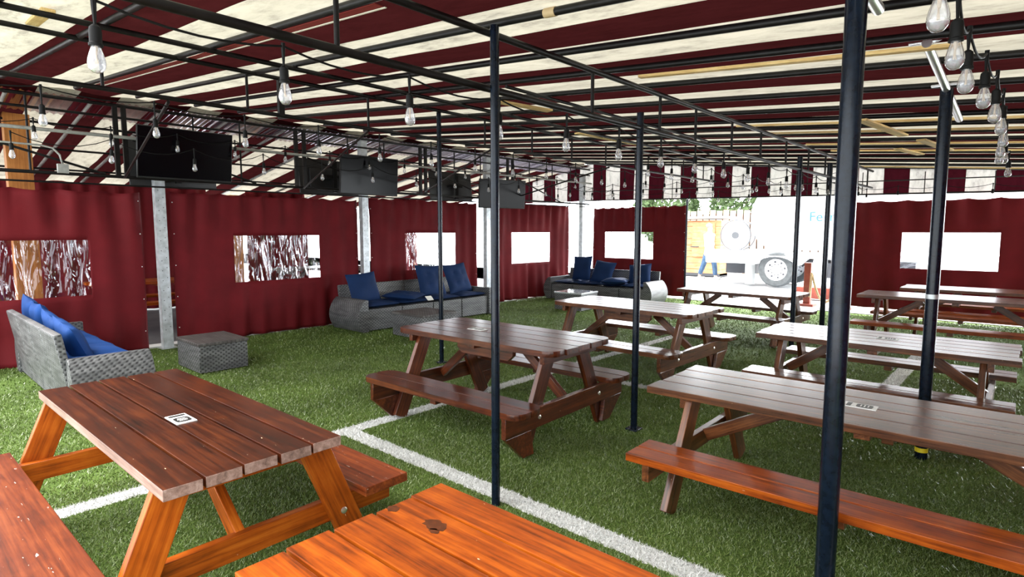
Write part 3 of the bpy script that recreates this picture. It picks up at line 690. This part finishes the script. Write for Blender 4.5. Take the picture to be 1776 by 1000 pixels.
# ------------------------------------------------------------------ picnic tables
def picnic_table(label, cx, cy, rz, L, W, H, bl, by, bw, bh, fx, style, m_top, m_bench, m_leg, n_top=5, round_r=0, n_bench=2, sticker=None, fy=.53, legtop=.24, knots=()):
    t = thing('picnic_table', label, 'picnic table', (cx, cy, 0), rz, 'wooden picnic tables')
    th = .042; gap = .011
    w = (W - gap * (n_top - 1)) / n_top
    rnd = random.Random(int(cx * 100 + cy * 37))
    for k in range(n_top):
        y = -W / 2 + w / 2 + k * (w + gap); e0, e1 = rnd.uniform(-.008, .012), rnd.uniform(-.008, .012)
        r = [0, 0, 0, 0]
        if round_r:
            if k == 0: r[0] = r[1] = round_r
            if k == n_top - 1: r[2] = r[3] = round_r
        beam('tabletop_board', (-L / 2 - e0, y, H - th / 2), (L / 2 + e1, y, H - th / 2), w, th, m_top, t, (0, 0, 1), .0025, (0, 0, 0, -1) if (style == 'plain' and k == 0 and sticker) else r, None, W_END if style == 'plain' and sticker else None)
    for s in (-1, 1):
        wb = (bw - gap * (n_bench - 1)) / n_bench
        for k in range(n_bench):
            y = s * by - bw / 2 + wb / 2 + k * (wb + gap); r = [0, 0, 0, 0]
            if round_r:
                if k == 0: r[0] = r[1] = round_r
                if k == n_bench - 1: r[2] = r[3] = round_r
            beam('bench_board', (-bl / 2, y, bh - th / 2), (bl / 2, y, bh - th / 2), wb, th, m_bench, t, (0, 0, 1), .003, r)
    cbh = .14 if style == 'gusset' else .10
    bz = bh - th - cbh / 2
    for e in (-1, 1):
        xl = e * fx
        # legs: splayed pair at each end
        xleg = xl if style == 'plain' else xl - e * .042
        xbeam = xl - e * .042 if style == 'plain' else xl
        for s in (-1, 1):
            top = Vector((xleg, s * legtop, H - th)); foot = Vector((xleg, s * fy, .012)); d = (foot - top).normalized()
            beam('leg', top, foot, .125, .04, m_leg, t, (1, 0, 0), .004)
        yo = by + bw / 2 - (.01 if style == 'gusset' else .03)
        cb = beam('cross_beam', (xbeam, -yo, bz), (xbeam, yo, bz), .04, cbh, m_leg, t, (0, 0, 1), .004)
        beam('top_cleat', (xbeam, -W / 2 + .05, H - th - .035), (xbeam, W / 2 - .05, H - th - .035), .04, .066, m_leg, t, (0, 0, 1), .004)
        for s in (-1, 1):
            f = (H - th - bz) / (H - th); yb = s * (legtop + (fy - legtop) * f)
            xo = xleg + e * .02 if style == 'plain' else xbeam + e * .02
            bm = bmesh.new(); lathe(bm, [(.016, -.004), (.015, .004), (.007, .008)] if e > 0 else [(.016, .004), (.015, -.004), (.007, -.008)], (xo, yb, bz), 10, 'X')
            finish('bolt', bm, CHROME, t)
        if style == 'gusset':
            for s in (-1, 1):
                bm = bmesh.new()
                prism(bm, [(s * yo, bz - cbh / 2), (s * (yo - .27), bz - cbh / 2), (s * (fy - .06), .02), (s * (fy + .055), .02)], xbeam - .018, xbeam + .018, 'X'); bevel(bm, .003)
                finish('gusset', bm, m_leg, t, 20)
        # brace from the cross beam up to the underside of the top
        if style == 'gusset':
            beam('brace', (xbeam - e * .03, .0, bz + .02), (e * .26, .0, H - th - .05), .04, .07, m_leg, t, (0, 0, 1), .004)
        else:
            beam('brace', (xbeam - e * .03, -.02, bz + .02), (e * (fx * .42), -.02, H - th - .03), .04, .075, m_leg, t, (0, 0, 1), .004)
    if style == 'gusset':
        bm = bmesh.new(); prism(bm, [(-.3, 0), (.3, 0), (.3, -.09), (.25, -.135), (-.25, -.135), (-.3, -.09)], -.16, -.12, 'Y')
        bmesh.ops.translate(bm, vec=(0, -.02, H - th), verts=bm.verts[:]); bevel(bm, .003); finish('apron', bm, m_leg, t, 20)
    for s in (-1, 1):
        bm = bmesh.new(); box(bm, (0, s * by, bh - th - .022), (.06, bw * .8, .04)); bevel(bm, .004); finish('bench_cleat', bm, m_leg, t, 20)
    beam('top_cleat', (0, -W / 2 + .06, H - th - .022), (0, W / 2 - .06, H - th - .022), .07, .04, m_leg, t, (0, 0, 1), .004)
    for (kx, ky, ka, kb) in knots:
        bm = bmesh.new(); poly = [(kx + ka * math.cos(2 * PI * k / 18) * (1 + .25 * math.sin(3.1 * k)), ky + kb * math.sin(2 * PI * k / 18) * (1 + .2 * math.cos(2.3 * k))) for k in range(18)]
        prism(bm, poly, H - .004, H + .0008); finish('dark_knot', bm, W_KNOT, t, 0, label='dark knot in the wood')
    if sticker:
        sx_, sy_, sw, sh = sticker
        bm = bmesh.new(); box(bm, (sx_, sy_, H + .002), (sw, sh, .004)); p = finish('sticker_plate', bm, WHITE_PLATE, t, label='white plate with black printing')
        bm = bmesh.new(); box(bm, (sx_ - sw * .34, sy_, H + .0046), (sw * .14, sh * .8, .001)); finish('printed_band', bm, BLACK_PRINT, p)
        bm = bmesh.new(); poly = []
        for k in range(24):
            a = 2 * PI * k / 24; poly.append((sx_ + sw * .13 + sw * .25 * math.copysign(abs(math.cos(a)) ** .45, math.cos(a)), sy_ + sh * .38 * math.copysign(abs(math.sin(a)) ** .45, math.sin(a))))
        prism(bm, poly, H + .0041, H + .0051); finish('printed_badge', bm, BLACK_PRINT, p)
        bm = bmesh.new()
        for k in (-1, 0, 1): box(bm, (sx_ + sw * .13 + k * sw * .11, sy_, H + .0054), (sw * .04, sh * (.5 - .1 * abs(k)), .0006))
        finish('printed_lines', bm, WHITE_PLATE, p)
    return t
picnic_table('dark red-brown picnic table with square white plate, orange legs, front left', -3.035, .931, .016, 1.84, .683, .694, 1.76, .60, .235, .403, .80, 'plain', W_DARKRED, W_BENCHRED, W_ORANGE, 5, 0, 1, (.0 + .18, -.02, .15, .085), legtop=.27)
picnic_table('bright orange picnic table cut off by the bottom edge', -.463, .929, .008, 2.0, .70, .688, 1.9, .62, .25, .40, .75, 'plain', W_ORANGERED, W_ORANGERED, W_ORANGERED, 5, 0, 2, knots=((-.80, .145, .042, .026), (-.775, .12, .018, .012), (-.975, .125, .022, .018)))
picnic_table('glossy red-brown picnic table with rounded ends behind the slim front pole', -3.221, 3.423, .032, 1.662, .776, .729, 1.648, .612, .297, .377, .70, 'gusset', W_REDBROWN, W_REDBROWN, W_REDBROWN, 5, .09, 2, (-.22, -.02, .16, .085), fy=.51, legtop=.20)
picnic_table('long brown picnic table with orange bench behind the thick front pole', -.567, 3.413, .02, 2.188, .703, .641, 1.99, .64, .266, .382, .895, 'brace', W_BROWN, W_ORANGERED, W_BROWN, 4, .0, 2, (-.06, .0, .15, .085), fy=.555)
picnic_table('dark brown picnic table with rounded ends in front of the back sofa', -3.339, 5.801, -.025, 1.751, .819, .725, 1.758, .631, .296, .377, .74, 'gusset', W_BROWN, W_BROWN, W_BROWN, 5, .09, 2, None, legtop=.22)
picnic_table('brown picnic table behind the one with the orange bench, white plate on top', -.9, 5.504, .014, 1.733, .784, .678, 1.721, .57, .253, .405, .715, 'brace', W_BROWN, W_BROWN, W_BROWN, 5, 0, 2, (.05, .0, .15, .085))
picnic_table('picnic table with shiny pale top standing before the open doorway', -3.163, 8.515, -.053, 1.672, .804, .684, 1.673, .585, .269, .403, .72, 'brace', W_BROWN, W_BROWN, W_BROWN, 5, .06, 2)
picnic_table('long brown picnic table with raw orange near bench, far right', -.69, 9.19, -.002, 2.10, .746, .711, 2.087, .624, .251, .396, .864, 'brace', W_BROWN, W_ORANGERED, W_BROWN, 5, 0, 1)
picnic_table('farthest picnic table, right against the right back curtain', -.409, 10.81, .003, 2.188, .752, .698, 1.99, .616, .249, .402, .888, 'brace', W_BROWN, W_ORANGERED, W_BROWN, 5, 0, 1)
picnic_table('picnic table outside, glimpsed through the gap left of the first column', -10.9, 3.2, PI / 2, 1.8, .75, .74, 1.8, .62, .26, .44, .75, 'brace', W_ORANGERED, W_ORANGERED, W_ORANGERED, 5, 0, 1)
picnic_table('picnic table outside, glimpsed through the second curtain window', -11.2, 6.4, PI / 2, 1.8, .75, .80, 1.8, .62, .26, .44, .75, 'brace', W_GREYBROWN, W_GREYBROWN, W_GREYBROWN, 5, 0, 1)

# ------------------------------------------------------------------ wicker seating and cushions
def sofa(label, loc, rz, L, D, seat=.36, arm=.5, back=.68, n=4, bulge=.13):
    t = thing('wicker_sofa', label, 'sofa', loc, rz, 'grey wicker sofas')
    at = .16; inner = L - 2 * at; mw = inner / n
    for k in range(n):
        x = -inner / 2 + mw * (k + .5)
        bm = bmesh.new(); box(bm, (x, 0, (seat - .02) / 2 + .015), (mw - .012, D - .08, seat - .03)); bevel(bm, .01); finish('seat_base', bm, WICKER, t, 20)
        bm = bmesh.new(); R = Matrix.Rotation(math.radians(-9), 3, 'X')
        box(bm, (x, D / 2 - .03, back / 2 + .02), (mw - .010, .06, back - .04), R); bevel(bm, .012); finish('back_panel', bm, WICKER, t, 20)
    for s in (-1, 1):
        bm = bmesh.new(); prof = []
        for k in range(13):
            z = .01 + (arm - .01) * k / 12; prof.append((s * (L / 2 - .1 + bulge * math.sin(PI * min(1, (k / 12) * .92 + .08)) ** .8), z))
        prof += [(s * (L / 2 - at), arm), (s * (L / 2 - at), .01)]
        prism(bm, prof, -D / 2, D / 2 - .02, 'Y'); bevel(bm, .006, 1); finish('arm_rest', bm, WICKER, t, 20)
    return t
sofa('grey wicker sofa at far left, back turned to the camera', (-7.04, 1.34, 0), PI, 2.62, .62, back=.71)
sofa('long grey wicker sofa with barrel arms along the left curtains', (-7.92, 6.40, 0), PI / 2, 2.95, .84)
sofa('dark wicker sofa with barrel arms before the back curtain', (-7.1, 10.95, 0), .07, 2.6, .84)

def ottoman(label, cx, cy, w, d, h, rz=0.0, top=None):
    t = thing('wicker_ottoman', label, 'wicker table', (cx, cy, 0), rz, 'wicker box tables')
    bm = bmesh.new(); box(bm, (0, 0, h / 2 - .01), (w - .02, d - .02, h - .04)); bevel(bm, .012); finish('body', bm, WICKER, t, 20)
    bm = bmesh.new(); box(bm, (0, 0, h - .018), (w, d, .034)); bevel(bm, .008); finish('lid', bm, top or WICKER_TOP, t, 20)
    bm = bmesh.new()
    for sx_ in (-1, 1):
        for sy_ in (-1, 1): lathe(bm, [(.02, 0), (.02, .02)], (sx_ * (w / 2 - .06), sy_ * (d / 2 - .06), 0), 8)
    finish('feet', bm, RUBBER, t)
ottoman('square grey wicker box on the turf before the first column', -6.96, 2.60, .68, .54, .34)
ottoman('grey wicker box pulled up to the long sofa', -6.72, 5.52, .72, .66, .36)
ottoman('wicker box with bright glass lid before the back sofa', -6.75, 9.42, .64, .62, .36, .05, plain('pale_glass_lid', (.55, .57, .6), .12, 0, .6, 0, 8, .6))

def pillow(label, loc, rot, w, h, t, mat, tuft=0, seed=0, cat='cushion', name='cushion', grp='blue sofa cushions'):
    bm = bmesh.new(); n = 14; rnd = random.Random(seed); ph = rnd.uniform(0, 6)
    def P(u, v, s):
        e = (max(0, 1 - abs(u) ** 2.6) * max(0, 1 - abs(v) ** 2.6)) ** .5
        z = t / 2 * e
        if tuft:
            for a in (-.36, .36):
                for b_ in (-.36, .36): z -= t * .26 * math.exp(-((u - a) ** 2 + (v - b_) ** 2) / .02) * e
        z += .012 * math.sin(4 * u + ph) * math.sin(3 * v + ph) * e
        pin = 1 - .07 * (1 - abs(u)) * abs(v) - .0
        return (w / 2 * u * (1 - .06 * (1 - v * v)), h / 2 * v * (1 - .06 * (1 - u * u)), s * z)
    gs = []
    for s in (1, -1):
        g = [[bm.verts.new(P(-1 + 2 * i / n, -1 + 2 * j / n, s)) for i in range(n + 1)] for j in range(n + 1)]
        for j in range(n):
            for i in range(n): bm.faces.new((g[j][i], g[j][i + 1], g[j + 1][i + 1], g[j + 1][i]))
    bmesh.ops.remove_doubles(bm, verts=bm.verts[:], dist=1e-4)
    R = rot.to_matrix().to_4x4() if hasattr(rot, 'to_matrix') else rot
    o = finish(name, bm, mat, None, 70, Matrix.Translation(loc) @ R)
    return tag(o, label, cat, grp)
from mathutils import Euler
def seat_pad(label, loc, rz, w, d, mat, seed): return pillow(label, loc, Euler((0, 0, rz)), w, d, .085, mat, 0, seed, 'seat cushion', 'seat_cushion')
def leaning(label, loc, face, w, h, mat, tuft=0, tilt=18, roll=0, seed=0):
    """cushion standing on its edge, facing direction angle 'face' (radians)"""
    M = Matrix.Rotation(face + PI / 2, 4, 'Z') @ Matrix.Rotation(PI / 2 - math.radians(tilt), 4, 'X') @ Matrix.Rotation(roll, 4, 'Z')
    return pillow(label, loc, M, w, h, .16, mat, tuft, seed)
# left sofa (faces +Y)
for k, nm in enumerate(('at its curtain end', 'second from its curtain end', 'second from its near arm', 'beside its near arm')):
    seat_pad('blue seat pad on the back-turned left sofa, ' + nm, (-7.89 + .575 * k, 1.36, .395), 0, .56, .58, BRIGHT_BLUE, k)
leaning('tall blue cushion at the far end of the back-turned sofa', (-8.2, 1.22, .60), PI / 2, .52, .46, BRIGHT_BLUE, 0, 12, .1, 1)
leaning('blue cushion second from the far end of the back-turned sofa', (-7.72, 1.22, .58), PI / 2, .52, .46, BRIGHT_BLUE, 0, 14, -.05, 2)
leaning('pointed blue cushion in the middle of the back-turned sofa', (-7.1, 1.24, .54), PI / 2, .48, .44, BRIGHT_BLUE, 0, 22, .25, 3)
leaning('pointed blue cushion nearest the arm of the back-turned sofa', (-6.55, 1.24, .53), PI / 2, .5, .44, BRIGHT_BLUE, 0, 24, .2, 4)
# long sofa (faces +X)
for k, nm in enumerate(('at its left arm', 'second from its left arm', 'second from its right arm', 'at its right arm')):
    seat_pad('navy seat pad on the long wicker sofa, ' + nm, (-7.86, 5.42 + .65 * k, .395), PI / 2, .63, .68, BLUE_CLOTH, 10 + k)
leaning('smooth navy back cushion at the left end of the long sofa', (-8.02, 5.35, .63), 0, .56, .52, BLUE_CLOTH, 0, 20, .05, 5)
pillow('navy cushion lying flat on the long sofa', (-7.8, 5.98, .48), Euler((.05, .06, .5)), .6, .5, .13, BLUE_CLOTH, 1, 6)
leaning('buttoned navy back cushion, left one of the pair on the long sofa', (-7.98, 6.72, .67), 0, .60, .58, BLUE_CLOTH, 1, 22, -.06, 7)
leaning('buttoned navy back cushion, right one of the pair on the long sofa', (-7.98, 7.36, .67), 0, .58, .58, BLUE_CLOTH, 1, 22, .06, 8)
bm = bmesh.new(); box(bm, (0, 0, 0), (.10, .13, .004)); tag(finish('paper_tag', bm, WHITE_PLATE, None, 0, Matrix.Translation((-7.56, 6.33, .42)) @ Matrix.Rotation(.7, 4, 'Y')), 'small white tag on the front edge of the long sofa seat', 'tag')
# back sofa (faces -Y)
for k, nm in enumerate(('at its left arm', 'second from its left arm', 'second from its right arm', 'at its right arm')):
    seat_pad('navy seat pad on the dark back sofa, ' + nm, (-7.95 + .565 * k, 10.9 + .04 * k, .395), .07, .56, .66, BLUE_CLOTH, 20 + k)
leaning('upright navy cushion at the left of the back sofa', (-7.72, 11.0, .70), -PI / 2, .5, .56, BLUE_CLOTH, 0, 14, .05, 9)
leaning('tilted navy cushion, second from the left on the back sofa', (-7.12, 10.95, .64), -PI / 2 + .1, .52, .52, BLUE_CLOTH, 0, 24, -.12, 10)
pillow('navy cushion lying flat in the middle of the back sofa', (-6.66, 10.75, .48), Euler((0, 0, .3)), .56, .5, .14, BLUE_CLOTH, 0, 11)
leaning('navy cushion leaning at the right end of the back sofa', (-6.28, 11.08, .62), -PI / 2 + .15, .5, .48, BLUE_CLOTH, 0, 24, .1, 12)

# ------------------------------------------------------------------ the yard behind the doorway
# tank truck
tr = thing('tank_truck', 'white tank truck with pale blue lettering parked outside the doorway', 'truck', (-5.35, 17.9, 0))
bm = bmesh.new(); lathe(bm, [(.02, -.95), (.5, -.9), (.8, -.72), (.93, -.45), (.95, -.3), (.95, 5.2), (.9, 5.5), (.5, 5.7), (.02, 5.75)], (0, 0, 1.95), 40, 'X'); finish('tank', bm, WHITE_PAINT, tr, 50)
bm = bmesh.new(); box(bm, (1.6, 0, .86), (5.4, 1.9, .10)); prism(bm, [(-2.0, .82), (-2.0, .98), (-.3, .98), (-.3, .82), (-.58, .62), (-2.0, .62)], -1.05, .95, 'Y'); bevel(bm, .02); finish('deck', bm, WHITE_PAINT, tr, 20)
bm = bmesh.new()
poly = [(-.62, .6), (-.45, .86), (.75, .86), (.75, .78)]
for k in range(9): a = PI * .14 + PI * .72 * k / 8; poly.append((.62 * math.cos(a), .43 + .62 * math.sin(a) * .66))
prism(bm, poly, -1.08, -.6, 'Y'); finish('wheel_arch', bm, WHITE_PAINT, tr)
def wheel(x, y, nm):
    bm = bmesh.new(); lathe(bm, [(.30, -.13), (.44, -.14), (.48, -.10), (.48, .10), (.44, .14), (.30, .13)], (x, y, .47), 36, 'Y', True); w = finish('wheel', bm, TYRE, tr)
    bm = bmesh.new(); lathe(bm, [(.02, -.09), (.09, -.1), (.11, -.06), (.24, -.05), (.30, -.12), (.31, .1), (.02, .1)], (x, y, .47), 30, 'Y'); finish('rim', bm, WHITE_PAINT, w)
    bm = bmesh.new()
    for k in range(10): a = 2 * PI * k / 10; lathe(bm, [(.016, -.075), (.012, -.05)], (x + .15 * math.cos(a), y, .47 + .15 * math.sin(a)), 8, 'Y')
    for k in range(8): a = 2 * PI * k / 8 + .2; lathe(bm, [(.028, -.062), (.028, -.05)], (x + .22 * math.cos(a), y, .47 + .22 * math.sin(a)), 10, 'Y')
    finish('wheel_nuts', bm, DARK_STEEL, w)
wheel(0, -.85, 'near'); wheel(0, .8, 'far')
bm = bmesh.new(); lathe(bm, [(.42, -.02), (.42, .02)], (-1.25, -.7, 1.42), 32, 'Y'); finish('reel_disc', bm, WHITE_PAINT, tr)
bm = bmesh.new(); box(bm, (.9, 0, .66), (4.5, .9, .16)); box(bm, (1.35, -.6, .5), (.45, .5, .4)); box(bm, (-1.3, .2, .42), (.9, .6, .3)); finish('chassis', bm, DARK_STEEL, tr)
bm = bmesh.new(); lathe(bm, [(.14, -.02), (.14, .6)], (-.78, -.75, .04), 16); finish('support_leg', bm, plain('grey_support', (.4, .42, .42), .5), tr)
bm = bmesh.new(); prism(bm, [(.85, .12), (1.15, .3), (1.2, .8), (.95, .8)], -.95, -.55, 'Y'); finish('mud_flap', bm, plain('pale_flap', (.5, .55, .6), .5), tr)
bm = bmesh.new()
for z in (-.18, .18): lathe(bm, [(.45, -.02), (.46, 0), (.45, .02), (.43, .02), (.43, -.02)], (-1.25, -.55 + z, 1.42), 32, 'Y', True)
lathe(bm, [(.1, -.22), (.1, .22)], (-1.25, -.55, 1.42), 16, 'Y')
finish('hose_reel', bm, plain('dark_reel', (.10, .11, .12), .5), tr)
fc = bpy.data.curves.new('lettering', 'FONT'); fc.body = 'Ferr'; fc.size = .37; fc.extrude = .004; fc.align_x = 'LEFT'
tmp = bpy.data.objects.new('lettering_curve', fc); COL.objects.link(tmp)
lm = bpy.data.meshes.new_from_object(tmp.evaluated_get(bpy.context.evaluated_depsgraph_get())); bpy.data.objects.remove(tmp)
lm.materials.clear(); lm.materials.append(BLUE_LETTER)
fo = bpy.data.objects.new('lettering', lm); COL.objects.link(fo); fo.parent = tr
fo.location = (.78, -.968, 1.80); fo.rotation_euler = (PI / 2, 0, 0)

# fence and shed
def fence(label, x0, x1, y, h, n, mat, rails=True):
    t = thing('board_fence', label, 'fence', ((x0 + x1) / 2, y, 0))
    w = (x1 - x0) / n; bm = bmesh.new()
    for k in range(n): box(bm, (-(x1 - x0) / 2 + w * (k + .5), 0, h / 2 - .03 * (k % 2)), (w - .05, .03, h))
    finish('pales', bm, mat, t)
    bm = bmesh.new(); box(bm, (0, .03, h / 2 - .06), (x1 - x0, .02, h - .15)); finish('gap_dark_sheet', bm, plain('dark_gap_colour', (.07, .045, .035), .8), t)  # dark sheet added behind the pales so their gaps read dark
    for z in (.4, h - .5):
        bm = bmesh.new(); box(bm, (0, .04, z), (x1 - x0, .05, .09)); finish('rail', bm, mat, t)
FENCE = plain('weathered_fence', (.55, .42, .33), .7, 0, .3, .2, 4)
fence('tall pale board fence behind the truck', -10.8, -5.2, 21.5, 2.32, 22, FENCE)
sh = thing('timber_shed', 'orange-brown timber shed with a door outside the doorway, behind the walking person', 'shed', (-9.1, 20.0, 0))
SHED = wood('shed_boards', (.4, .15, .06), (.58, .27, .12), (.72, .4, .22), .6, 0, 0)
bm = bmesh.new()
for k in range(9): box(bm, (0, 0, .12 + .21 * k), (2.3, 1.2, .2))
finish('walls', bm, SHED, sh, 0)
bm = bmesh.new(); box(bm, (0, 0, 2.0), (2.5, 1.5, .08)); finish('roof', bm, plain('pale_shed_roof', (.6, .55, .5), .7), sh)
bm = bmesh.new(); box(bm, (.55, -.62, 1.25), (.8, .03, 1.2)); d = finish('door', bm, SHED, sh)
bm = bmesh.new(); box(bm, (.25, -.65, 1.0), (.3, .02, .03)); finish('latch', bm, DARK_STEEL, d)
bm = bmesh.new(); box(bm, (0, 0, .04), (2.3, 1.22, .1)); finish('plinth', bm, DARK_STEEL, sh)
# white jerry can
t = thing('white_canister', 'white canister standing on the ground left of the truck wheel', 'canister', (-7.2, 18.6, 0), .3)
bm = bmesh.new(); box(bm, (0, 0, .2), (.3, .2, .4)); bevel(bm, .04); finish('body', bm, WHITE_PLATE, t, 20)
bm = bmesh.new(); tube(bm, [(-.08, 0, .4), (-.06, 0, .46), (.06, 0, .46), (.08, 0, .4)], .012, 6); finish('handle', bm, WHITE_PLATE, t)

# bushes beyond the fence
LEAF = plain('pale_foliage', (.075, .12, .045), .7, 0, .3, .5, 9)
def tree(label, x, y, h, r, seed):
    t = thing('leafy_tree', label, 'tree', (x, y, 0), 0, 'trees beyond the fence'); rnd = random.Random(seed)
    bm = bmesh.new(); tube(bm, [(0, 0, -.03), (.05, 0, h * .4), (0, .05, h * .75)], [.12, .09, .04], 8); finish('trunk', bm, W_GREYBROWN, t)
    bm = bmesh.new()
    for k in range(2600):
        a, b_, q = rnd.uniform(0, 2 * PI), rnd.uniform(-1, 1), rnd.uniform(.55, 1) ** .5
        c = Vector((r * q * math.cos(a) * math.sqrt(1 - b_ * b_), r * q * math.sin(a) * math.sqrt(1 - b_ * b_), h * .66 + h * .4 * q * b_))
        R = Euler((rnd.uniform(0, 6), rnd.uniform(0, 6), 0)).to_matrix(); s = rnd.uniform(.09, .17)
        vs = [bm.verts.new(c + R @ Vector(p) * s) for p in ((-1, 0, 0), (0, -.5, .1), (1, 0, 0), (0, .5, .1))]; bm.faces.new(vs)
    finish('foliage', bm, LEAF, t, 0)
for i, (x, y, h, r, lab) in enumerate(((-12.6, 24.5, 3.6, 1.5, 'leafy tree over the fence, left of the doorway view'), (-9.4, 25.5, 3.9, 1.5, 'leafy tree over the fence above the walking person'), (-6.2, 24.8, 3.5, 1.5, 'leafy tree over the fence just left of the tank'))):
    tree(lab, x, y, h, r, i)

# rope barrier and timber kerb in the doorway
for (x, y, lab) in ((-3.45, 12.95, 'red timber bollard in the doorway, behind the pole by the pale table'), (-2.75, 12.9, 'red timber bollard close to the right doorway curtain')):
    t = thing('timber_bollard', lab, 'bollard', (x, y, 0), 0, 'bollards in the doorway')
    bm = bmesh.new(); box(bm, (0, 0, .45), (.13, .13, .9)); bevel(bm, .008); finish('post', bm, RED_TIMBER, t, 20)
    bm = bmesh.new(); box(bm, (0, 0, .03), (.3, .3, .06)); finish('foot', bm, RED_TIMBER, t)
bm = bmesh.new(); pts = []
for k in range(17): u = k / 16; pts.append((-3.38 + .57 * u, 12.86, .80 - .72 * 4 * u * (1 - u) * .95))
tube(bm, [(-3.38, 12.86, .2), (-3.36, 12.84, .7)] + pts[1:] , .022, 8); tag(finish('barrier_rope', bm, ROPE), 'thick tan rope slung between the red bollards', 'rope')
bm = bmesh.new(); box(bm, (-2.9, 14.6, .13), (2.4, .3, .26)); bevel(bm, .015); tag(finish('timber_kerb', bm, RED_TIMBER), 'long red timber beam on the ground outside the doorway', 'timber beam')

# person walking in the yard
def skin_chain(name, chains, mat, parent, sub=1, label=None):
    """chains: list of (points, radii, parent_index or None)"""
    me = bpy.data.meshes.new(name); V, E, Rd = [], [], []
    for pts, rr, par in chains:
        prev = par
        for p, r in zip(pts, rr):
            V.append(p); Rd.append(r); i = len(V) - 1
            if prev is not None: E.append((prev, i))
            prev = i
    me.from_pydata(V, E, []); me.materials.append(mat)
    o = bpy.data.objects.new(name, me); COL.objects.link(o)
    if parent: o.parent = parent
    o.modifiers.new('skin', 'SKIN'); md = o.modifiers.new('smooth', 'SUBSURF'); md.levels = md.render_levels = sub
    for i, d in enumerate(me.skin_vertices[0].data): d.radius = (Rd[i], Rd[i]); d.use_root = (i == 0)
    if label: o['label'] = label
    return o
pr = thing('person', 'person in a white shirt and blue jeans walking past the shed', 'person', (-7.75, 18.0, 0), 1.35)
SKIN = plain('skin', (.55, .36, .28), .5); SHIRT = plain('white_shirt', (.9, .9, .92), .8, 0, .2, .04); JEANS = plain('blue_jeans', (.06, .11, .19), .8, 0, .2, .2, 12); HAIR = plain('grey_hair', (.3, .27, .24), .7)
ch = [([(0, 0, .95), (0, 0, 1.12), (0, 0, 1.32), (0, 0, 1.45), (0, -.01, 1.53), (0, -.015, 1.60), (0, -.02, 1.70)], [.13, .12, .13, .09, .055, .085, .075], None)]
ch += [([(.17, 0, 1.42), (.22, .06, 1.15), (.20, -.05, .92), (.2, -.09, .86)], [.055, .045, .036, .03], 3), ([(-.17, 0, 1.42), (-.22, -.06, 1.15), (-.19, -.22, .98), (-.18, -.27, .94)], [.055, .045, .036, .03], 3)]
ch += [([(.09, .0, .88), (.10, -.16, .50), (.10, -.20, .10), (.10, -.30, .045)], [.09, .065, .045, .04], 0), ([(-.09, .0, .88), (-.10, .1, .50), (-.10, .26, .12), (-.10, .20, .05)], [.09, .065, .045, .04], 0)]
for k in range(4): ch.append(([(.185 + .01 * k, -.10 - .01 * k, .82), (.19 + .008 * k, -.115, .77 - .008 * (k % 2)), (.19, -.10, .745)], [.010, .009, .007], 10))
ch.append(([(.17, -.11, .84), (.155, -.13, .80)], [.011, .008], 10))
for k in range(4): ch.append(([(-.185 + .012 * k, -.31, .925), (-.18 + .01 * k, -.345, .90), (-.18 + .008 * k, -.345, .875)], [.010, .009, .007], 14))
ch.append(([(-.15, -.29, .935), (-.14, -.32, .92)], [.011, .008], 14))
skin_chain('body', ch, SKIN, pr)
skin_chain('shirt', [([(0, 0, .96), (0, 0, 1.12), (0, 0, 1.32), (0, 0, 1.45), (0, 0, 1.475)], [.15, .145, .15, .105, .075], None), ([(.17, 0, 1.42), (.215, .045, 1.2), (.215, .0, 1.06)], [.075, .066, .06], 3), ([(-.17, 0, 1.42), (-.215, -.045, 1.2), (-.205, -.13, 1.07)], [.075, .066, .06], 3)], SHIRT, pr)
skin_chain('jeans', [([(0, 0, .98), (0, 0, .9)], [.145, .14], None), ([(.09, 0, .86), (.10, -.15, .50), (.10, -.20, .12)], [.105, .085, .075], 1), ([(-.09, 0, .86), (-.10, .1, .50), (-.10, .25, .15)], [.105, .085, .075], 1)], JEANS, pr)
for s, y in ((.1, -.27), (-.1, .19)):
    bm = bmesh.new(); box(bm, (s, y, .05), (.1, .27, .09)); bevel(bm, .03, 3); finish('shoe', bm, BLACK_PLASTIC if False else GALV_DULL, pr)
bm = bmesh.new(); bmesh.ops.create_uvsphere(bm, u_segments=16, v_segments=10, radius=.1); bmesh.ops.scale(bm, vec=(.9, 1.05, .75), verts=bm.verts[:]); bmesh.ops.translate(bm, vec=(0, .015, 1.715), verts=bm.verts[:]); finish('hair', bm, HAIR, pr)
for s in (-.03, .03):
    bm = bmesh.new(); bmesh.ops.create_uvsphere(bm, u_segments=8, v_segments=6, radius=.011); bmesh.ops.translate(bm, vec=(s, -.093, 1.665), verts=bm.verts[:]); finish('eye', bm, BLACK_PLASTIC, pr)
bm = bmesh.new(); bmesh.ops.create_cone(bm, cap_ends=True, segments=8, radius1=.016, radius2=.006, depth=.04); bmesh.ops.translate(bm, vec=(0, -.105, 1.64), verts=bm.verts[:]); finish('nose', bm, SKIN, pr)
